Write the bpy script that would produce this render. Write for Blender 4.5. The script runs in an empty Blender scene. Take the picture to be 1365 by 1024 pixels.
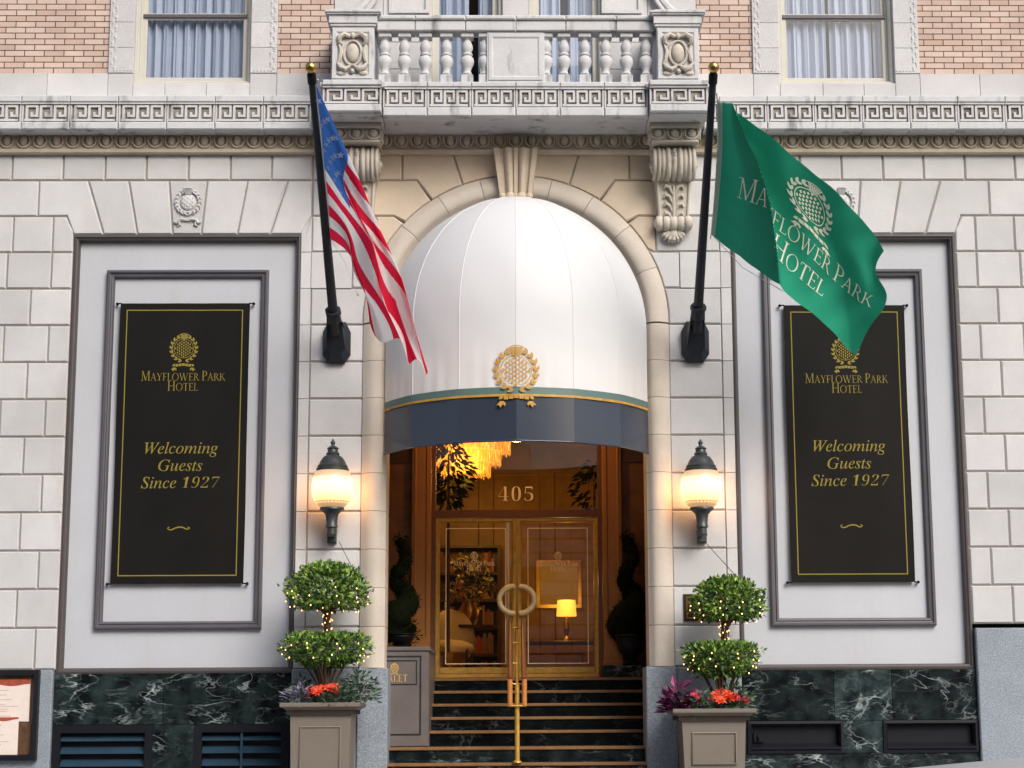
import bpy, bmesh, math, random
from mathutils import Vector, Matrix
R = math.radians
C = bpy.context.scene.collection
SC = bpy.context.scene

# ------------------------------------------------------------------ camera, sky, sun, exposure
# the photographer stands 20.4 m out in the street, eye one metre above the pavement by the door
CAM = (0.0, -20.4, 1.0)
YAW, PITCH, ROLL = 0.0190218, 0.1788419, -0.00587039
FPX, SHX = 2450.0, 51.73
_fw = Vector((math.sin(YAW)*math.cos(PITCH), math.cos(YAW)*math.cos(PITCH), math.sin(PITCH)))
_r = Vector((math.cos(YAW), -math.sin(YAW), 0)); _u = _r.cross(_fw)
_r2 = math.cos(ROLL)*_r + math.sin(ROLL)*_u
_u2 = -math.sin(ROLL)*_r + math.cos(ROLL)*_u
cd = bpy.data.cameras.new('camera'); cam = bpy.data.objects.new('camera', cd); C.objects.link(cam)
cd.sensor_width = 36; cd.lens = 36*FPX/1365; cd.shift_x = -SHX/1365; cd.clip_end = 500; cd.clip_start = .1
cam.matrix_world = Matrix(((_r2.x, _u2.x, -_fw.x, CAM[0]), (_r2.y, _u2.y, -_fw.y, CAM[1]), (_r2.z, _u2.z, -_fw.z, CAM[2]), (0, 0, 0, 1)))
SC.camera = cam

def at(px, py, Y):
    """point of the plane y=Y seen at a photograph pixel"""
    v = (px-682.5-SHX)/FPX*_r2 - (py-512)/FPX*_u2 + _fw
    t = (Y-CAM[1])/v.y
    return Vector(CAM) + t*v

SUN_EL, SUN_AZ = 37, 180-30
W = bpy.data.worlds.new('World'); SC.world = W; W.use_nodes = True
nt = W.node_tree; bg = nt.nodes['Background']; bg.inputs[1].default_value = 0.13
sky = nt.nodes.new('ShaderNodeTexSky'); sky.sky_type = 'NISHITA'; sky.sun_disc = False
sky.sun_elevation = R(SUN_EL); sky.sun_rotation = R(SUN_AZ); sky.dust_density = 4.0; sky.air_density = 1.0; sky.ozone_density = 1.0
nt.links.new(sky.outputs[0], bg.inputs[0])
sl = bpy.data.lights.new('sun', 'SUN'); sl.energy = 2.0; sl.angle = R(34); sl.color = (1, .99, .985)
so = bpy.data.objects.new('sun', sl); C.objects.link(so)
_d = Vector((math.sin(R(SUN_AZ))*math.cos(R(SUN_EL)), math.cos(R(SUN_AZ))*math.cos(R(SUN_EL)), math.sin(R(SUN_EL))))
so.rotation_euler = _d.to_track_quat('Z', 'Y').to_euler()
SC.view_settings.view_transform = 'Standard'; SC.view_settings.look = 'None'
SC.view_settings.exposure = 0.27; SC.view_settings.gamma = 1
SC.cycles.max_bounces = 8; SC.cycles.transparent_max_bounces = 12; SC.cycles.sample_clamp_indirect = 6
SC.cycles.use_denoising = True

# ------------------------------------------------------------------ materials
def mat(name, col, rough=.7, var=0, scale=3, var2=0, scale2=60, bump=0, bscale=60, metal=0, spec=.5, emit=None, estr=0, tint=False, coat=0, stain=None, stretch=None):
    m = bpy.data.materials.new(name); m.use_nodes = True; t = m.node_tree; b = t.nodes['Principled BSDF']; L = t.links.new
    b.inputs['Roughness'].default_value = rough; b.inputs['Metallic'].default_value = metal
    b.inputs['Specular IOR Level'].default_value = spec; b.inputs['Coat Weight'].default_value = coat
    b.inputs['Base Color'].default_value = (*col, 1)
    if emit: b.inputs['Emission Color'].default_value = (*emit, 1); b.inputs['Emission Strength'].default_value = estr
    if not (var or var2 or bump or tint or stain): return m
    tc = t.nodes.new('ShaderNodeTexCoord'); src = tc.outputs['Object']
    if stretch:
        mp = t.nodes.new('ShaderNodeMapping'); mp.inputs['Scale'].default_value = stretch; L(src, mp.inputs[0]); srcs = mp.outputs[0]
    else: srcs = src
    cur = None
    def mul(fac_socket, lo, hi):
        nonlocal cur
        mr = t.nodes.new('ShaderNodeMapRange'); mr.inputs['From Min'].default_value = .3; mr.inputs['From Max'].default_value = .7
        mr.inputs['To Min'].default_value = lo; mr.inputs['To Max'].default_value = hi; L(fac_socket, mr.inputs['Value'])
        mx = t.nodes.new('ShaderNodeMix'); mx.data_type = 'RGBA'; mx.blend_type = 'MULTIPLY'; mx.inputs['Factor'].default_value = 1
        if cur is None: mx.inputs['A'].default_value = (*col, 1)
        else: L(cur, mx.inputs['A'])
        L(mr.outputs[0], mx.inputs['B']); cur = mx.outputs['Result']
    def noise(s, det=6, srcx=None):
        n = t.nodes.new('ShaderNodeTexNoise'); n.inputs['Scale'].default_value = s; n.inputs['Detail'].default_value = det; n.inputs['Roughness'].default_value = .6
        L(srcx or src, n.inputs['Vector']); return n.outputs['Fac']
    if var: mul(noise(scale, 6, srcs), 1-var, 1+var)
    if var2: mul(noise(scale2, 2), 1-var2, 1+var2)
    if tint:
        at_ = t.nodes.new('ShaderNodeAttribute'); at_.attribute_name = 'tint'
        mx = t.nodes.new('ShaderNodeMix'); mx.data_type = 'RGBA'; mx.blend_type = 'MULTIPLY'; mx.inputs['Factor'].default_value = 1
        if cur is None: mx.inputs['A'].default_value = (*col, 1)
        else: L(cur, mx.inputs['A'])
        L(at_.outputs['Fac'], mx.inputs['B']); cur = mx.outputs['Result']
    if stain:  # (colour, scale, threshold, stretch)
        sc_, s_, th_, st_ = stain
        mp = t.nodes.new('ShaderNodeMapping'); mp.inputs['Scale'].default_value = st_; L(src, mp.inputs[0])
        f = noise(s_, 8, mp.outputs[0])
        mr = t.nodes.new('ShaderNodeMapRange'); mr.inputs['From Min'].default_value = th_; mr.inputs['From Max'].default_value = th_+.22; L(f, mr.inputs['Value'])
        mx = t.nodes.new('ShaderNodeMix'); mx.data_type = 'RGBA'; mx.blend_type = 'MIX'; L(mr.outputs[0], mx.inputs['Factor'])
        if cur is None: mx.inputs['A'].default_value = (*col, 1)
        else: L(cur, mx.inputs['A'])
        mx.inputs['B'].default_value = (*sc_, 1); cur = mx.outputs['Result']
    if cur is not None: L(cur, b.inputs['Base Color'])
    if bump:
        bp = t.nodes.new('ShaderNodeBump'); bp.inputs['Strength'].default_value = bump; bp.inputs['Distance'].default_value = .01
        L(noise(bscale, 4), bp.inputs['Height']); L(bp.outputs[0], b.inputs['Normal'])
    return m

M = {}
M['stone'] = mat('pale_limestone', (.565, .56, .562), .85, .10, 1.3, .16, 110, .5, 140, tint=True, stain=((.46, .44, .42), 1.1, .60, (1, 1, .35)))
M['lit_buff'] = mat('lit_buff_limestone', (.60, .50, .385), .85, .12, 1.6, .13, 110, .5, 140, tint=True, stain=((.36, .25, .15), 1.4, .60, (1, 1, .5)))  # buff stone, with warm lamp and bounce light round the arch put into its colour
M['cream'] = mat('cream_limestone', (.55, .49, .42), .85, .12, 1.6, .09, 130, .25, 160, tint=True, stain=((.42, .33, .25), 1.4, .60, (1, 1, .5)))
M['joint'] = mat('mortar_joint', (.30, .265, .23), .95, .1, 5)
M['terra'] = mat('terracotta_moulding', (.56, .485, .38), .8, .16, 4, .08, 90, .2, 120, stain=((.30, .24, .17), 2.5, .62, (1, 1, .6)))
M['cornice'] = mat('weathered_terracotta', (.555, .56, .57), .8, .08, 3, .08, 90, .2, 120, stain=((.06, .055, .05), 5, .555, (1, 1, .3)))
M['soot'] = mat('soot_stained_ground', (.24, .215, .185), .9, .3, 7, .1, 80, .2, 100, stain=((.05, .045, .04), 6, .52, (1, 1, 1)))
M['carve'] = mat('carved_terracotta', (.53, .485, .42), .8, .12, 5, .08, 90, .2, 100, stain=((.16, .13, .10), 6, .62, (1, 1, .6)))
M['panel'] = mat('offwhite_painted_panel', (.47, .485, .52), .6, .05, .8, .02, 30, .06, 200, stain=((.44, .42, .40), 1.6, .60, (1.4, 1, .22)))
M['trim'] = mat('dark_grey_painted_trim', (.085, .080, .092), .45, .08, 4)
M['brownframe'] = mat('dark_brown_painted_frame', (.064, .054, .054), .5, .1, 5)
M['granite'] = mat('grey_granite', (.23, .265, .305), .55, .10, 2, .42, 75, .05, 120, stain=((.16, .18, .21), 2.2, .70, (1, 1, .6)))
M['winwhite'] = mat('cream_window_paint', (.52, .50, .44), .5, .04, 4)
M['dark'] = mat('dark_void', (.012, .012, .014), .9)
M['black'] = mat('black_painted_metal', (.008, .009, .013), .42, .1, 8, spec=.22)
M['louvre'] = mat('blue_black_louvre', (.022, .05, .08), .38, .15, 6, spec=.35)
M['brass'] = mat('polished_brass', (.66, .43, .13), .28, .1, 20, metal=1)
M['doorbrass'] = mat('satin_door_brass', (.58, .34, .07), .35, .2, 12, metal=.45)
M['doorletter'] = mat('cream_gilt_lettering', (.90, .72, .42), .5)
M['handle'] = mat('ivory_gilt_handle', (.78, .64, .36), .4, metal=.1)
M['valetgold'] = mat('bright_gold_lettering', (.66, .42, .12), .45)
M['bracket'] = mat('slate_black_cast_iron', (.018, .023, .031), .45, .15, 10, spec=.3)
M['gold'] = mat('gold_leaf_paint', (.50, .27, .04), .5, .25, 14)
M['lampmetal'] = mat('verdigris_bronze', (.06, .068, .068), .42, .2, 25, metal=.4)
M['planter'] = mat('taupe_painted_planter', (.165, .138, .112), .5, .05, 4, .03, 60)
M['bark'] = mat('bark', (.10, .06, .04), .9, .3, 30, bump=.4, bscale=60)
M['wood'] = mat('orange_oiled_wood', (.45, .17, .04), .4, .25, 8, stretch=(12, 12, 1.2))
M['darkwood'] = mat('dark_oiled_wood', (.14, .05, .02), .4, .25, 8, stretch=(12, 12, 1.2))
M['pilaster'] = mat('amber_lit_pilaster', (.36, .145, .03), .45, .08, 5)  # amber of the warm vestibule light is put into the base colour
M['brownmarble'] = mat('brown_marble', (.17, .075, .028), .3, .35, 4, .1, 30)
M['greymarble'] = mat('taupe_marble', (.115, .098, .092), .45, .14, 3, .12, 60)
M['nosing'] = mat('worn_stone_nosing', (.20, .105, .042), .4, .15, 8)
M['lobbywall'] = mat('lobby_panelling', (.34, .20, .055), .4, .35, 2.5)
M['lobbydark'] = mat('lobby_dark_wood', (.07, .03, .012), .35, .2, 3)
M['concrete'] = mat('concrete_pavement', (.36, .37, .385), .85, .1, 1.2, .12, 60, .2, 80)
M['asphalt'] = mat('asphalt', (.05, .05, .052), .9, .2, 2, .25, 80, .3, 90)

def marble():
    m = bpy.data.materials.new('dark_green_veined_marble'); m.use_nodes = True; t = m.node_tree; b = t.nodes['Principled BSDF']; L = t.links.new
    tc = t.nodes.new('ShaderNodeTexCoord'); o = tc.outputs['Object']
    def vein(scale, w, rot, st, off):
        mp = t.nodes.new('ShaderNodeMapping'); mp.inputs['Rotation'].default_value = (0, R(rot), 0); mp.inputs['Scale'].default_value = (st, 1, 1); mp.inputs['Location'].default_value = (off, 0, off); L(o, mp.inputs[0])
        n = t.nodes.new('ShaderNodeTexNoise'); n.inputs['Scale'].default_value = scale; n.inputs['Detail'].default_value = 5; n.inputs['Roughness'].default_value = .55; n.inputs['Distortion'].default_value = .5; L(mp.outputs[0], n.inputs['Vector'])
        d = mth('ABSOLUTE', mth('SUBTRACT', n.outputs['Fac'], .5), 0)
        mr = t.nodes.new('ShaderNodeMapRange'); mr.inputs['From Min'].default_value = 0; mr.inputs['From Max'].default_value = w; mr.inputs['To Min'].default_value = 1; mr.inputs['To Max'].default_value = 0; L(d, mr.inputs['Value'])
        return mr.outputs[0]
    def mth(op, a, b_):
        n = t.nodes.new('ShaderNodeMath'); n.operation = op
        for i, q in enumerate((a, b_)):
            if isinstance(q, (int, float)): n.inputs[i].default_value = q
            else: L(q, n.inputs[i])
        return n.outputs[0]
    msk = t.nodes.new('ShaderNodeTexNoise'); msk.inputs['Scale'].default_value = 2.6; msk.inputs['Detail'].default_value = 6; L(o, msk.inputs['Vector'])
    mk = t.nodes.new('ShaderNodeMapRange'); mk.inputs['From Min'].default_value = .44; mk.inputs['From Max'].default_value = .66; L(msk.outputs['Fac'], mk.inputs['Value'])
    v = mth('ADD', mth('ADD', mth('MULTIPLY', vein(1.9, .010, 38, .45, 0), .9), mth('MULTIPLY', vein(3.4, .013, -28, .4, 5), .7)), mth('MULTIPLY', vein(6.5, .016, 62, .45, 9), .22))
    v = mth('MINIMUM', mth('MULTIPLY', v, mth('ADD', mth('MULTIPLY', mk.outputs[0], 1.0), .05)), 1.0)
    cl = t.nodes.new('ShaderNodeTexNoise'); cl.inputs['Scale'].default_value = 5; cl.inputs['Detail'].default_value = 8; L(o, cl.inputs['Vector'])
    cr = t.nodes.new('ShaderNodeValToRGB'); cr.color_ramp.elements[0].position = .38; cr.color_ramp.elements[0].color = (.0035, .005, .006, 1); cr.color_ramp.elements[1].position = .80; cr.color_ramp.elements[1].color = (.026, .042, .042, 1); L(cl.outputs['Fac'], cr.inputs[0])
    mx = t.nodes.new('ShaderNodeMix'); mx.data_type = 'RGBA'; L(v, mx.inputs['Factor']); L(cr.outputs[0], mx.inputs['A']); mx.inputs['B'].default_value = (.29, .34, .335, 1)
    at_ = t.nodes.new('ShaderNodeAttribute'); at_.attribute_name = 'tint'
    m2 = t.nodes.new('ShaderNodeMix'); m2.data_type = 'RGBA'; m2.blend_type = 'MULTIPLY'; m2.inputs['Factor'].default_value = 1; L(mx.outputs['Result'], m2.inputs['A']); L(at_.outputs['Fac'], m2.inputs['B'])
    L(m2.outputs['Result'], b.inputs['Base Color']); b.inputs['Roughness'].default_value = .25; b.inputs['Specular IOR Level'].default_value = .2
    return m
M['marble'] = marble()

def brickmat():
    m = bpy.data.materials.new('peach_brickwork'); m.use_nodes = True; t = m.node_tree; b = t.nodes['Principled BSDF']; L = t.links.new
    tc = t.nodes.new('ShaderNodeTexCoord'); sp = t.nodes.new('ShaderNodeSeparateXYZ'); L(tc.outputs['Object'], sp.inputs[0])
    cb = t.nodes.new('ShaderNodeCombineXYZ'); L(sp.outputs['X'], cb.inputs['X'])
    ad = t.nodes.new('ShaderNodeMath'); ad.operation = 'SUBTRACT'; ad.inputs[1].default_value = 8.36; L(sp.outputs['Z'], ad.inputs[0]); L(ad.outputs[0], cb.inputs['Y'])
    br = t.nodes.new('ShaderNodeTexBrick'); L(cb.outputs[0], br.inputs['Vector']); br.offset = .5
    br.inputs['Scale'].default_value = 1; br.inputs['Brick Width'].default_value = .228; br.inputs['Row Height'].default_value = .071
    br.inputs['Mortar Size'].default_value = .0058; br.inputs['Mortar Smooth'].default_value = .1; br.inputs['Bias'].default_value = -.1
    br.inputs['Color1'].default_value = (.60, .47, .395, 1); br.inputs['Color2'].default_value = (.49, .345, .275, 1); br.inputs['Mortar'].default_value = (.085, .052, .045, 1)
    n = t.nodes.new('ShaderNodeTexNoise'); n.inputs['Scale'].default_value = 2.5; n.inputs['Detail'].default_value = 8; L(tc.outputs['Object'], n.inputs['Vector'])
    n2 = t.nodes.new('ShaderNodeTexNoise'); n2.inputs['Scale'].default_value = 90; L(tc.outputs['Object'], n2.inputs['Vector'])
    av = t.nodes.new('ShaderNodeMath'); av.operation = 'ADD'; L(n.outputs['Fac'], av.inputs[0]); L(n2.outputs['Fac'], av.inputs[1])
    mr = t.nodes.new('ShaderNodeMapRange'); mr.inputs['From Min'].default_value = .7; mr.inputs['From Max'].default_value = 1.3; mr.inputs['To Min'].default_value = .82; mr.inputs['To Max'].default_value = 1.15; L(av.outputs[0], mr.inputs['Value'])
    mx = t.nodes.new('ShaderNodeMix'); mx.data_type = 'RGBA'; mx.blend_type = 'MULTIPLY'; mx.inputs['Factor'].default_value = 1; L(br.outputs['Color'], mx.inputs['A']); L(mr.outputs[0], mx.inputs['B'])
    L(mx.outputs['Result'], b.inputs['Base Color']); b.inputs['Roughness'].default_value = .85
    bp = t.nodes.new('ShaderNodeBump'); bp.invert = True; bp.inputs['Strength'].default_value = .8; bp.inputs['Distance'].default_value = .006; L(br.outputs['Fac'], bp.inputs['Height']); L(bp.outputs[0], b.inputs['Normal'])
    return m
M['brick'] = brickmat()

def glass(name, tint=(1, 1, 1), refl=1.0, base=.06):
    m = bpy.data.materials.new(name); m.use_nodes = True; t = m.node_tree; t.nodes.remove(t.nodes['Principled BSDF']); L = t.links.new
    tr = t.nodes.new('ShaderNodeBsdfTransparent'); tr.inputs[0].default_value = (*tint, 1)
    gl = t.nodes.new('ShaderNodeBsdfGlossy'); gl.inputs['Roughness'].default_value = .015; gl.inputs[0].default_value = (refl, refl, refl, 1)
    lw = t.nodes.new('ShaderNodeLayerWeight'); lw.inputs[0].default_value = .5     # Schlick's law, the same from both sides of the pane
    pw = t.nodes.new('ShaderNodeMath'); pw.operation = 'POWER'; pw.inputs[1].default_value = 5; L(lw.outputs['Facing'], pw.inputs[0])
    ad = t.nodes.new('ShaderNodeMath'); ad.operation = 'MULTIPLY_ADD'; ad.inputs[1].default_value = .9; ad.inputs[2].default_value = base; L(pw.outputs[0], ad.inputs[0])
    mx = t.nodes.new('ShaderNodeMixShader'); L(ad.outputs[0], mx.inputs[0]); L(tr.outputs[0], mx.inputs[1]); L(gl.outputs[0], mx.inputs[2])
    L(mx.outputs[0], t.nodes['Material Output'].inputs['Surface']); return m
M['glass'] = glass('window_glass', (.97, .98, .99), 1, .09)
M['doorglass'] = glass('bronze_tinted_door_glass', (.86, .72, .42), .95, .10)

def cloth(name, col, trans=.35, rough=.8, var=.03, spec=.2):
    m = mat(name, col, rough, var, 1.2, .02, 60, spec=spec); t = m.node_tree; L = t.links.new; b = t.nodes['Principled BSDF']
    tl = t.nodes.new('ShaderNodeBsdfTranslucent'); tl.inputs[0].default_value = (*col, 1)
    mx = t.nodes.new('ShaderNodeMixShader'); mx.inputs[0].default_value = trans; L(b.outputs[0], mx.inputs[1]); L(tl.outputs[0], mx.inputs[2]); L(mx.outputs[0], t.nodes['Material Output'].inputs['Surface'])
    return m
M['awning'] = cloth('white_awning_vinyl', (.86, .88, .90), .28, .5, .02, .4)
M['valance'] = mat('slate_blue_awning_vinyl', (.034, .044, .066), .2, .05, 2, .04, 40, spec=.6)
M['awgreen'] = mat('sage_green_stripe', (.10, .17, .155), .45)
M['flag_red'] = cloth('red_flag_nylon', (.80, .02, .07), .55)
M['flag_white'] = cloth('white_flag_nylon', (.88, .87, .87), .55)
M['flag_blue'] = cloth('blue_flag_nylon', (.05, .16, .50), .55)
M['flag_green'] = cloth('green_flag_nylon', (.018, .29, .175), .28)
M['flag_ink'] = cloth('cream_flag_lettering', (.90, .90, .76), .25)
M['banner'] = mat('black_banner_vinyl', (.0085, .0078, .007), .6, .1, 3, spec=.12)
M['bannergold'] = mat('banner_gold_print', (.25, .20, .04), .6, spec=.12)
M['curtain'] = cloth('pale_curtain', (.56, .64, .78), .3)
M['curtain_warm'] = cloth('warm_curtain', (.70, .52, .36), .3)
M['paper'] = mat('cream_menu_paper', (.72, .62, .56), .8, .04, 12)
M['menured'] = mat('brick_red_print', (.35, .06, .03), .7, .3, 20)
M['globe'] = mat('lit_opal_globe', (.25, .2, .15), .3, emit=(1, .60, .27), estr=.62)
def _globe():
    t = M['globe'].node_tree; b = t.nodes['Principled BSDF']; L = t.links.new
    tc = t.nodes.new('ShaderNodeTexCoord'); sp = t.nodes.new('ShaderNodeSeparateXYZ'); L(tc.outputs['Generated'], sp.inputs[0])
    cr = t.nodes.new('ShaderNodeValToRGB'); e = cr.color_ramp.elements   # the lamp filament sits mid-height, so the opal glass is hottest there
    e[0].position = 0; e[0].color = (.62, .33, .14, 1); e[1].position = 1; e[1].color = (.72, .40, .18, 1)
    for p_, c_ in ((.22, (.85, .53, .27, 1)), (.42, (1.5, 1.12, .72, 1)), (.62, (1.7, 1.3, .86, 1)), (.84, (.95, .62, .33, 1))): el = e.new(p_); el.color = c_
    L(sp.outputs['Z'], cr.inputs[0]); L(cr.outputs[0], b.inputs['Emission Color'])
_globe()
M['bulb'] = mat('fairy_bulb', (1, .8, .5), .4, emit=(1, .50, .15), estr=3.2)
M['chandelier'] = mat('lit_crystal_tiers', (.9, .6, .2), .3, .3, 20, emit=(1, .42, .07), estr=.55, stretch=(14, 14, 2))
def _sparkle():
    t = M['chandelier'].node_tree; b = t.nodes['Principled BSDF']; L = t.links.new
    tc = t.nodes.new('ShaderNodeTexCoord'); mp = t.nodes.new('ShaderNodeMapping'); mp.inputs['Scale'].default_value = (1, 1, .35); L(tc.outputs['Object'], mp.inputs[0])
    n = t.nodes.new('ShaderNodeTexNoise'); n.inputs['Scale'].default_value = 26; n.inputs['Detail'].default_value = 6; L(mp.outputs[0], n.inputs['Vector'])
    cr = t.nodes.new('ShaderNodeValToRGB'); e = cr.color_ramp.elements; e[0].position = .36; e[0].color = (.10, .035, .003, 1); e[1].position = .68; e[1].color = (1.6, .85, .22, 1); el = e.new(.52); el.color = (.50, .20, .025, 1)
    L(n.outputs['Fac'], cr.inputs[0]); L(cr.outputs[0], b.inputs['Emission Color']); b.inputs['Emission Strength'].default_value = 1.15
_sparkle()
M['shade'] = mat('lit_lamp_shade', (.9, .7, .3), .6, emit=(1, .52, .09), estr=1.4)
M['downlight'] = mat('lit_downlight', (1, .8, .5), .5, emit=(1, .62, .28), estr=4)
M['leaf'] = [mat('leaf_green', (.085, .18, .024), .4, .3, 25), mat('leaf_light_green', (.23, .35, .055), .4, .3, 25), mat('leaf_deep_green', (.02, .06, .016), .42, .3, 25)]
M['leaf_sage'] = [mat('leaf_sage', (.09, .14, .10), .6, .3, 25), mat('leaf_sage_dark', (.03, .06, .035), .6, .3, 25), mat('leaf_mid', (.06, .13, .04), .6, .3, 25)]
M['leaf_purple'] = [mat('leaf_purple', (.12, .02, .08), .5, .3, 25), mat('leaf_magenta', (.22, .02, .10), .5, .3, 25), mat('leaf_plum', (.045, .012, .04), .5, .3, 25)]
M['leaf_lilac'] = [mat('leaf_lilac', (.22, .20, .30), .6, .3, 25), mat('leaf_mauve', (.14, .12, .20), .6, .3, 25), mat('leaf_grey_green', (.13, .16, .14), .6, .3, 25)]
M['petal'] = [mat('petal_orange_red', (.66, .04, .006), .5, .2, 25), mat('petal_orange', (.72, .08, .01), .5, .2, 25), mat('petal_red', (.55, .03, .01), .5, .2, 25)]
M['petal_red'] = [mat('petal_scarlet', (.55, .015, .02), .5, .2, 25), mat('petal_crimson', (.40, .01, .03), .5, .2, 25), mat('petal_pink', (.6, .08, .12), .5, .2, 25)]
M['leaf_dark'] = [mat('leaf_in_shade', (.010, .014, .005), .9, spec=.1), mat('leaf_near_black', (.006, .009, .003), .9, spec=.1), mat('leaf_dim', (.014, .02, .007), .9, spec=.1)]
M['bloom'] = [mat('cream_bloom', (.55, .45, .25), .7), mat('ivory_bloom', (.62, .55, .36), .7), mat('leaf_moss', (.05, .07, .02), .6)]
M['soil'] = mat('potting_soil', (.03, .02, .014), .95, .3, 20)
M['leather'] = mat('tan_book_leather', (.20, .12, .06), .6, .3, 9)
M['rope'] = mat('halyard_rope', (.55, .55, .55), .8)
M['wire'] = mat('dark_green_wire', (.02, .03, .02), .6)

# ------------------------------------------------------------------ mesh helpers
class MB:
    def __init__(s): s.v = []; s.f = []; s.m = []; s.t = []; s.tint = 1.0; s.mi = 0; s.dup = 0
    def add(s, vs, fs):
        o = len(s.v); s.v += [tuple(q) for q in vs]
        for f in fs: s.f.append([o+i for i in f]); s.m.append(s.mi); s.t.append(s.tint)
    def box(s, x0, x1, y0, y1, z0, z1, b=0):
        if b <= 0:
            s.add([(x0, y0, z0), (x1, y0, z0), (x1, y1, z0), (x0, y1, z0), (x0, y0, z1), (x1, y0, z1), (x1, y1, z1), (x0, y1, z1)],
                  [(0, 3, 2, 1), (4, 5, 6, 7), (0, 1, 5, 4), (1, 2, 6, 5), (2, 3, 7, 6), (3, 0, 4, 7)])
        else:  # bevelled front edges
            s.block([(x0, z0), (x1, z0), (x1, z1), (x0, z1)], y0, y1, b, b)
    def block(s, poly, yf, yb, c=.012, d=.012):
        """prism of an (x,z) outline with a chamfered front face"""
        if area(poly) < 0: poly = poly[::-1]
        n = len(poly); ins = offset(poly, c)
        vs = [(x, yb, z) for x, z in poly]+[(x, yf+d, z) for x, z in poly]+[(x, yf, z) for x, z in ins]
        fs = [[i, (i+1) % n, n+(i+1) % n, n+i] for i in range(n)]+[[n+i, n+(i+1) % n, 2*n+(i+1) % n, 2*n+i] for i in range(n)]
        fs.append([2*n+i for i in range(n)])
        s.add(vs, fs)
    def sweep_x(s, prof, x0, x1, caps=True):
        """profile of (y,z) points drawn along x"""
        n = len(prof); s.add([(x0, y, z) for y, z in prof]+[(x1, y, z) for y, z in prof],
              [(i, i+1, n+i+1, n+i) for i in range(n-1)]+([list(range(n)), list(range(2*n-1, n-1, -1))] if caps else []))
    def frame(s, x0, x1, z0, z1, prof):
        """mitred rectangular moulding; prof = (inset, y) points from the outside in"""
        n = len(prof); vs = []
        for (sx, sz) in ((0, 0), (1, 0), (1, 1), (0, 1)):
            for d, y in prof: vs.append(((x0+d) if not sx else (x1-d), y, (z0+d) if not sz else (z1-d)))
        s.add(vs, [(k*n+i, ((k+1) % 4)*n+i, ((k+1) % 4)*n+i+1, k*n+i+1) for k in range(4) for i in range(n-1)])
    def lathe(s, prof, cx, cy, cz=0, n=20, sx=1, sy=1):
        vs = []; fs = []
        for r, z in prof:
            for k in range(n): a = 2*math.pi*k/n; vs.append((cx+r*sx*math.cos(a), cy+r*sy*math.sin(a), cz+z))
        for i in range(len(prof)-1):
            for k in range(n): fs.append((i*n+k, i*n+(k+1) % n, (i+1)*n+(k+1) % n, (i+1)*n+k))
        fs.append(list(range(n))[::-1]); fs.append([(len(prof)-1)*n+k for k in range(n)])
        s.add(vs, fs)
    def tube(s, pts, rad, n=8, caps=True):
        pts = [Vector(p) for p in pts]; rr = rad if isinstance(rad, (list, tuple)) else [rad]*len(pts)
        vs = []; a = None
        for i, p in enumerate(pts):
            d = (pts[min(i+1, len(pts)-1)]-pts[max(i-1, 0)]).normalized()
            if a is None:
                a = d.cross(Vector((.13, .31, .94)))
                if a.length < .05: a = d.cross(Vector((1, 0, 0)))
            else: a = a-d*a.dot(d)
            a = a.normalized() if a.length > 1e-6 else d.orthogonal().normalized()
            b = d.cross(a)
            for k in range(n): t = 2*math.pi*k/n; vs.append(p+rr[i]*(math.cos(t)*a+math.sin(t)*b))
        fs = [(i*n+k, i*n+(k+1) % n, (i+1)*n+(k+1) % n, (i+1)*n+k) for i in range(len(pts)-1) for k in range(n)]
        if caps: fs += [list(range(n))[::-1], [(len(pts)-1)*n+k for k in range(n)]]
        s.add(vs, fs)
    def ell(s, c, r, nu=12, nv=8):
        vs = [(c[0], c[1], c[2]-r[2])]; fs = []
        for j in range(1, nv):
            b = math.pi*j/nv-math.pi/2
            for i in range(nu): a = 2*math.pi*i/nu; vs.append((c[0]+r[0]*math.cos(b)*math.cos(a), c[1]+r[1]*math.cos(b)*math.sin(a), c[2]+r[2]*math.sin(b)))
        vs.append((c[0], c[1], c[2]+r[2])); T = len(vs)-1
        for i in range(nu): fs.append((0, 1+(i+1) % nu, 1+i)); fs.append((T, T-nu+i, T-nu+(i+1) % nu))
        for j in range(nv-2):
            for i in range(nu): fs.append((1+j*nu+i, 1+j*nu+(i+1) % nu, 1+(j+1)*nu+(i+1) % nu, 1+(j+1)*nu+i))
        s.add(vs, fs)
    def grid(s, fn, nu, nv):
        vs = [fn(i/nu, j/nv) for j in range(nv+1) for i in range(nu+1)]
        s.add(vs, [(j*(nu+1)+i, j*(nu+1)+i+1, (j+1)*(nu+1)+i+1, (j+1)*(nu+1)+i) for j in range(nv) for i in range(nu)])
    def leaf(s, p, d, n, L, w):
        a = d.cross(n)
        if a.length < 1e-4: return
        a.normalize(); n2 = a.cross(d)
        s.add([p, p+d*L*.45+a*w*.5+n2*w*.12, p+d*L-n2*L*.10, p+d*L*.45-a*w*.5+n2*w*.12, p+d*L*.5-n2*w*.06], [(0, 1, 4), (1, 2, 4), (2, 3, 4), (3, 0, 4)])
    def flat(s, polys, fn, dz=.0004, start=0):
        """2-D polygons [(verts, faces)] laid on a surface fn(x, y, lift); each a hair above the one before"""
        for k, (vs, fs) in enumerate(polys):
            s.add([fn(x, y, start+dz*((k % 9)+1)) for x, y in vs], fs)
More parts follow.
